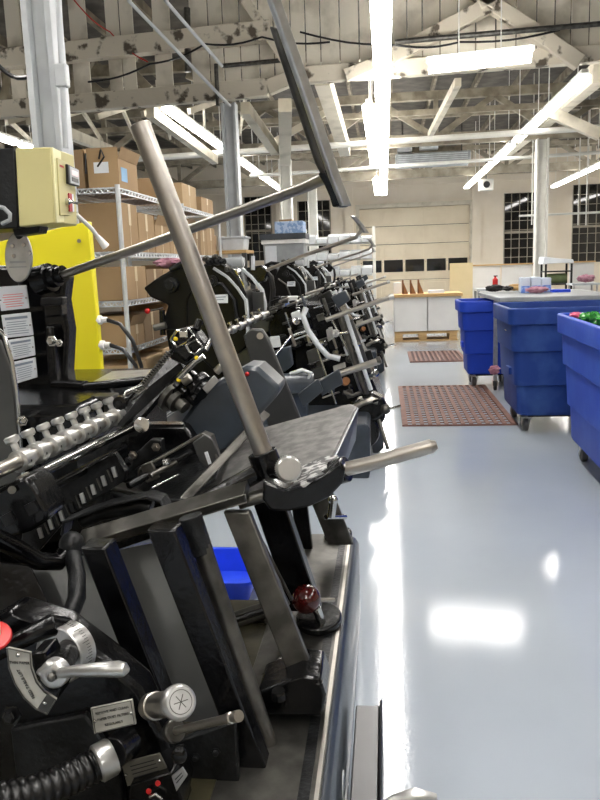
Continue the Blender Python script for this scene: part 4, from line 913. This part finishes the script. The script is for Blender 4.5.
# bench and grey tub further back
bt = thing('work_bench', 'grey bench with shelves behind the second column', 'bench', (-2.2, 10, 0))
MB().mm(-2.75, -1.75, 9.7, 10.3, 1.5, 1.54).build('top', 'wood', bt, .004)
for z in (.4, 1.0): MB().mm(-2.75, -1.75, 9.7, 10.3, z, z+.03).build('shelf', 'panel', bt)
for x in (-2.72, -1.78):
    for y in (9.73, 10.27): MB().mm(x-.03, x+.03, y-.03, y+.03, 0, 1.5).build('leg', 'panel', bt)
tb = thing('tub', 'light grey tub on the bench right of the second column', 'tub', (-1.93, 10, 1.54)); MB().prism([V(-2.07, 9.8, 1.541), V(-1.8, 9.8, 1.541), V(-1.78, 9.8, 1.69), V(-2.1, 9.8, 1.69)], (0, .35, 0)).build('body', 'lgrey', tb, .01); MB().mm(-2.115, -1.765, 9.78, 10.17, 1.69, 1.715).build('rim', 'lgrey', tb, .004)
for i, (x, h, m) in enumerate(((-2.55, .16, 'card2'), (-2.3, .2, 'card'))): carton(('pale carton on the bench behind the second column, leftmost', 'brown carton on the bench behind the second column')[i], x-.09, x+.09, 9.8, 10.1, 1.5345, h, m)
for i, (x, z) in enumerate(((-2.5, 1.032), (-2.22, 1.032), (-1.95, 1.032))): carton('carton on the lower shelf of the grey bench, %s' % ('leftmost', 'middle one', 'rightmost')[i], x-.12, x+.12, 9.78, 10.1, z-.0065, .26, ('card', 'card2', 'whiteb')[i])
# rack of small bins
rk = thing('bin_rack', 'pale rack holding rows of small grey bins behind the presses', 'rack', (-.75, 14.6, 0))
for x in (-1.5, -.2): MB().mm(x-.025, x+.025, 14.5, 14.8, 0, 2.0).build('upright', 'white', rk)
for z in (.85, 1.12, 1.42, 1.72): MB().mm(-1.5, -.2, 14.5, 14.8, z-.03, z-.012).build('rail', 'white', rk)
w_ = ('bottom', 'second', 'third', 'top')
for r_, z in enumerate((.85, 1.12, 1.42, 1.72)):
    for k in range(6):
        x = -1.468+k*.207; h = .17 if (k+r_) % 4 else .12
        b = tag(MB().prism([V(x, 14.4, z-.01), V(x, 14.75, z-.01), V(x, 14.75, z+h), V(x, 14.4, z+h*.72)], (.195, 0, 0)).build('small_bin', 'lgrey', None, .006), 'small grey bin in the %s row of the pale rack' % w_[r_], 'bin', 'small bins in the %s row of the rack' % w_[r_])
        
# ================================================================== RIGHT HAND SIDE
def mat_(label, x0, x1, y0, y1):
    t = thing('floor_mat', label, 'mat', ((x0+x1)/2, (y0+y1)/2, 0))
    m = MB(); n_ = int((x1-x0)/.062); k_ = int((y1-y0)/.1)
    for i in range(n_+1): x = x0+(x1-x0)*i/n_; m.mm(x-.015, x+.015, y0, y1, 0, .013)
    m.build('rib', 'matr', t); m = MB()
    for i in range(k_+1): y = y0+(y1-y0)*i/k_; m.mm(x0-.015, x1+.015, y-.012, y+.012, .0005, .006)
    m.build('cross_rib', 'matr', t)
    MB().mm(x0-.03, x1+.03, y0-.03, y0-.012, 0, .012).mm(x0-.03, x1+.03, y1+.012, y1+.03, 0, .012).mm(x0-.03, x0-.015, y0-.03, y1+.03, 0, .012).mm(x1+.015, x1+.03, y0-.03, y1+.03, 0, .012).build('border', 'matr', t)
mat_('red brown slatted rubber mat on the aisle floor beside the second blue bin', .15, 1.0, 6.1, 8.05)
mat_('smaller red brown slatted mat farther down the aisle before the white cabinets', .34, 1.03, 10.15, 11.3)
def rrect(x0, x1, y0, y1, r, z, n_=5):
    o = []
    for cx, cy, a0 in ((x1-r, y1-r, 0), (x0+r, y1-r, 90), (x0+r, y0+r, 180), (x1-r, y0+r, 270)):
        for i in range(n_+1): a = radians(a0+90*i/n_); o.append(V(cx+r*cos(a), cy+r*sin(a), z))
    return o
def bin_(label, x0, x1, y0, y1, zt, m, sticker=False):
    t = thing('poly_bin', label, 'bin', ((x0+x1)/2, (y0+y1)/2, 0), None)
    zb = .14; H_ = zt-zb
    lp = [(zb, .1), (zb+.02, .09), (zb+.28*H_, .08), (zb+.285*H_, .064), (zb+.6*H_, .052), (zb+.605*H_, .036), (zb+.85*H_, .028), (zb+.853*H_, .004), (zt-.008, 0), (zt, .006), (zt, .028), (zt-.006, .032), (zb+.86*H_, .045), (zb+.3*H_, .1), (zb+.035, .13)]
    mb = MB(); n_ = 24
    for z, i in lp: mb.v += rrect(x0+i, x1-i, y0+i, y1-i, .07, z)
    for k in range(len(lp)-1):
        for j in range(n_): a = k*n_+j; b = k*n_+(j+1) % n_; mb.f.append((a, b, b+n_, a+n_))
    mb.f.append(tuple(reversed(range(n_)))); mb.f.append(tuple((len(lp)-1)*n_+j for j in range(n_)))
    body = mb.build('body', m, t, .004, 25)
    MB().mm(x0+.18, x1-.18, y0+.16, y1-.16, zb-.022, zb).build('dolly', 'rubber', t)
    for x in (x0+.17, x1-.17):
        for y in (y0+.19, y1-.19):
            cs = MB().mm(x-.04, x+.04, y-.045, y+.045, zb-.03, zb-.022).prism([V(x-.03, y-.03, zb-.03), V(x-.03, y+.03, zb-.03), V(x-.03, y+.055, .05), V(x-.03, y+.03, .04)], (.006, 0, 0)).prism([V(x+.024, y-.03, zb-.03), V(x+.024, y+.03, zb-.03), V(x+.024, y+.055, .05), V(x+.024, y+.03, .04)], (.006, 0, 0)).build('caster', 'alu', t)
            MB().lathe(V(x-.02, y+.035, .05), (1, 0, 0), [(0, .042), (.004, .05), (.036, .05), (.04, .042)], 24).build('wheel', 'wheel', cs)
    zc = zb+.46*H_; ym = y0+.28
    xl = x0+.044
    MB().mm(xl-.006, xl+.03, ym-.07, ym+.07, zc-.075, zc-.02).build('name_plate', m, body, .004)
    if sticker: MB().prism([V(x0+.04, y0+.3, zb+.68*H_), V(x0+.04, y0+.38, zb+.68*H_), V(x0+.034, y0+.38, zb+.78*H_), V(x0+.034, y0+.3, zb+.78*H_)], (-.004, 0, 0)).build('white_sticker', 'ply', body)
    return t
bin_('small bright blue poly bin farthest down the aisle, by the steel table', .745, 1.4, 7.85, 8.5, .9, 'bin')
bin_('big scuffed blue poly bin beside the slatted mat, in the middle of the three', .885, 1.95, 5.66, 6.56, .95, 'bin2', True)
b3 = bin_('nearest bright blue poly bin cut by the right edge, filled with foil', -.5, .5, -.85, .85, .95, 'bin3')
b3.rotation_euler.z = -radians(1.6); b3.location = V(1.57, 4.25, 0)
sh = tag(MB().box((0, 0, .545), (.7, 1.36, .715)).build('scrap_heap', 'clear', None, .06), 'pale paper waste filling the nearest blue bin', 'scrap', None, None)
sh.rotation_euler.z = -radians(1.6); sh.location = V(1.57, 4.25, 0)
for x, y, z, r_, m_, sd, lb_ in ((1.185, 4.94, .938, .042, 'pinkf', 1, 'crumpled pink foil lying in the nearest blue bin'), (1.23, 4.76, .94, .06, 'green', 2, 'larger crumpled green foil beside the pink foil in the nearest blue bin'), (1.24, 4.42, .945, .07, 'green', 3, 'second green foil piece nearer the right edge in the nearest blue bin')):
    crumple('foil_scrap', lb_, (x, y, z), r_, m_, sd, (1.2, 1.1, .55))
# steel table on casters
tt = thing('steel_table', 'steel topped work table on casters standing behind the blue bins', 'table', (1.65, 8.4, 0))
MB().mm(1.02, 2.2, 7.72+.0, 7.9, .9, .95).mm(1.6, 2.25, 7.9, 8.75, .9, .95).mm(1.02, 1.6, 8.7, 8.75, .9, .95).build('top', 'grey', tt, .006) if False else MB().prism([V(1.03, 8.75, .912), V(1.05, 7.3, .912), V(2.1, 7.2, .912), V(2.12, 8.75, .912)], (0, 0, .045)).build('top', 'grey', tt, .008)
for x, y in ((1.09, 7.78), (2.04, 7.3), (2.05, 8.68), (1.5, 8.68)):
    MB().mm(x-.02, x+.02, y-.02, y+.02, .1, .9).build('leg', 'alu', tt)
    MB().lathe(V(x-.015, y, .05), (1, 0, 0), [(0, .042), (.003, .05), (.027, .05), (.03, .042)], 20).mm(x-.022, x+.022, y-.02, y+.02, .05, .1).build('caster', 'rubber', tt)
crumple('rag', 'pinkish rag on the low part of the near table leg by the bin', (1.07, 7.70, .22), .06, 'pink', 4, (1, .5, .7))
crumple('rag', 'pink rag lying on the steel table in front of the plastic packs', (1.5, 7.85, .996), .075, 'pink', 6, (1.5, .8, .42))
for i, (x, y, w_, h) in enumerate(((1.42, 8.1, .1, .16), (1.53, 8.12, .1, .16), (1.64, 8.16, .1, .15))):
    b = thing('plastic_pack', 'cloudy plastic pack with blue print on the steel table, %s of three' % ('leftmost', 'middle', 'rightmost')[i], 'pack', (x, y, .957))
    MB().mm(x-w_/2, x+w_/2, y-.06, y+.06, .958, .958+h).build('body', 'clear', b, .012); MB().mm(x-w_/2+.004, x+w_/2-.004, y-.063, y-.06, .96, 1.03).build('printed_band', 'pblue', b)
tag(MB().mm(1.68, 1.86, 8.0, 8.14, .9575, .985).build('blue_box', 'tray', None, .004), 'small flat blue box on the steel table right of the packs', 'box')
for i, (px, m, s) in enumerate(((495, 'rubber', (1.5, 1, .5)), (515, 'wood', (1.3, 1, .5)), (504, 'rubber', (.8, 1, .35)))):
    p = W(px, 290, 8.5); crumple(('dark_cloth', 'paper_bundle', 'dark_cloth')[i], ('dark cloth heaped at the left end of the steel table', 'brown and white paper bundle in the middle of the steel table', 'small black scrap between cloth and bundle on the steel table')[i], (p.x+(i-1)*.0, 8.5-.25*(i==2), 1.003), .07, m, 20+i, s)
# white cabinets on pallets with a wooden top
cb = thing('base_cabinet', 'white low cabinets on a wooden pallet at the end of the aisle', 'cabinet', (.6, 13.5, 0))
for i in range(2):
    x0 = .14+i*.56; bd = MB().mm(x0, x0+.55, 12.9, 13.6, .17, .74).build('body', 'whiteb', cb, .008)
MB().mm(.13, 1.27, 12.85, 13.65, .74, .79).build('wooden_top', 'wood', cb, .004)
pt = thing('pallet', 'pale wooden pallet under the white low cabinets', 'pallet', (.3, 13.3, 0))
for y in (12.92, 13.15, 13.38): MB().mm(.14, 1.2, y, y+.12, .125, .165).build('slat', 'wood', pt)
for x in (.15, .55, 1.05):
    for y in (12.92, 13.38): MB().mm(x, x+.13, y, y+.12, .02, .125).build('block', 'wood', pt)
for y in (12.92, 13.38): MB().mm(.14, 1.2, y, y+.12, 0, .02).build('runner', 'wood', pt)
rkx = W(402, 296, 13.1)
for i in range(3):
    x = .28+i*.13; m = MB().mm(x, x+.025, 13.0, 13.2, .792, 1.02).prism([V(x, 13.0, .792), V(x+.1, 13.0, .792), V(x+.02, 13.0, 1.0)], (0, .02, 0))
    tag(m.build('wooden_easel', 'brown', None), 'small brown wooden stand on the wooden cabinet top, %s of three' % ('leftmost', 'middle', 'rightmost')[i], 'stand')
tag(MB().mm(.14, .27, 13.25, 13.4, .791, .98).build('white_carton', 'whiteb', None, .004), 'white carton with red edge left of the brown stands on the cabinet top', 'box')
tag(MB().mm(.72, .98, 13.0, 13.3, .791, .84).build('paper_stack', 'paper', None, .004), 'low stack of paper on the cabinet top right of the brown stands', 'paper')
# pale boards and bench with white back panels
tag(MB().mm(1.2, 1.62, 14.6, 14.66, 0, 1.27).build('plywood_sheet', 'ply', None, .003), 'pale plywood sheet standing on edge beside the garage door', 'board')
for i, (a, b) in enumerate(((1.66, 2.2), (2.24, 2.8), (3.5, 3.95))):
    t = thing('display_panel', ('white wood capped panel left of the fire extinguisher seam', 'second white wood capped panel behind the steel table', 'white wood capped panel right of the green bundle cart')[i], 'panel', ((a+b)/2, 15.2, 0))
    y = 15.2; MB().mm(a, b, y, y+.05, 0.05, 1.2).build('face', 'whiteb', t); MB().mm(a-.02, b+.02, y-.03, y+.08, 1.2, 1.225).build('wood_cap', 'wood', t)
    for x in (a+.02, b-.06): MB().mm(x, x+.04, y-.2, y+.25, 0, .05).build('foot', 'white', t)
lt = thing('long_bench', 'grey topped bench in front of the white panels', 'bench', (2.1, 14.6, 0))
MB().mm(1.66, 2.85, 14.3, 14.9, .75, .79).build('top', 'lgrey', lt)
for x in (1.7, 2.8):
    for y in (14.34, 14.86): MB().mm(x-.02, x+.02, y-.02, y+.02, 0, .75).build('leg', 'grey', lt)
fe = thing('fire_extinguisher', 'small red fire extinguisher standing on the bench before the white panel', 'fire extinguisher', (2.03, 14.6, .79))
MB().lathe(V(2.03, 14.6, .791), (0, 0, 1), [(0, .045), (.005, .05), (.16, .05), (.19, .02), (.21, .02)], 18).build('cylinder', 'redp', fe); MB().mm(2.0, 2.07, 14.59, 14.61, 1.0, 1.02).build('valve', 'rubber', fe)
ct = thing('shelf_cart', 'black shelf cart with white paper and a green bundle by the right column', 'cart', (2.95, 13.9, 0))
for z in (.5, .86, 1.08): MB().mm(2.75, 3.2, 13.7, 14.1, z-.02, z).build('shelf', 'rubber', ct)
for x in (2.76, 3.19):
    for y in (13.71, 14.09): MB().mm(x-.015, x+.015, y-.015, y+.015, 0, 1.2).build('post', 'rubber', ct)
tag(MB().lathe(V(2.8, 13.88, .95), (1, 0, 0), [(0, .07), (.01, .085), (.33, .085), (.34, .07)], 18).build('green_roll', 'sage'), 'olive green roll lying on the shelf cart', 'roll')
tag(MB().prism([V(2.7, 13.66, 1.20), V(3.0, 13.62, 1.215), V(3.22, 13.66, 1.205), V(3.2, 13.66, 1.27), V(2.98, 13.64, 1.29), V(2.72, 13.66, 1.33)], (0, .45, 0)).build('paper_bale', 'paper', None, .01), 'white sheet bundle lying on top of the shelf cart', 'paper')
st = thing('stool', 'steel legged stand with a pink rag at the right edge', 'stand', (3.9, 13, 0))
q = W(583, 283, 13); MB().mm(q.x-.22, q.x+.22, 12.8, 13.2, q.z-.03, q.z).build('top', 'lgrey', st)
for x in (-.18, .18):
    for y in (12.84, 13.16): MB().cyl((q.x+x, y, 0), (q.x+x, y, q.z-.03), .015, n=8).build('leg', 'alu', st)
st.location = V(q.x, 13, 0)
for o in st.children: o.data.transform(Matrix.Translation(V(3.9, 13, 0)-V(q.x, 13, 0)))
crumple('rag', 'reddish rag heaped on the stand at the right edge', (q.x+.05, 13, q.z+.075), .1, 'pink', 9, (1.4, 1, .6))
# blue tray on the floor past the nearest press
ty = thing('tray', 'bright blue plastic tray on the floor seen between the press posts', 'tray', (-.68, 2.9, 0))
mb = MB(); lp = [(0, .03), (.095, 0), (.098, -.01), (.11, -.01), (.11, .012), (.02, .035)]
for z, i in lp: mb.v += rrect(-.83+i, -.53-i, 2.72+i, 3.08-i, .05, z)
for k_ in range(len(lp)-1):
    for j in range(24): a = k_*24+j; b = k_*24+(j+1) % 24; mb.f.append((a, b, b+24, a+24))
mb.f.append(tuple(reversed(range(24)))); mb.f.append(tuple(5*24+j for j in range(24)))
mb.build('body', 'tray', ty)
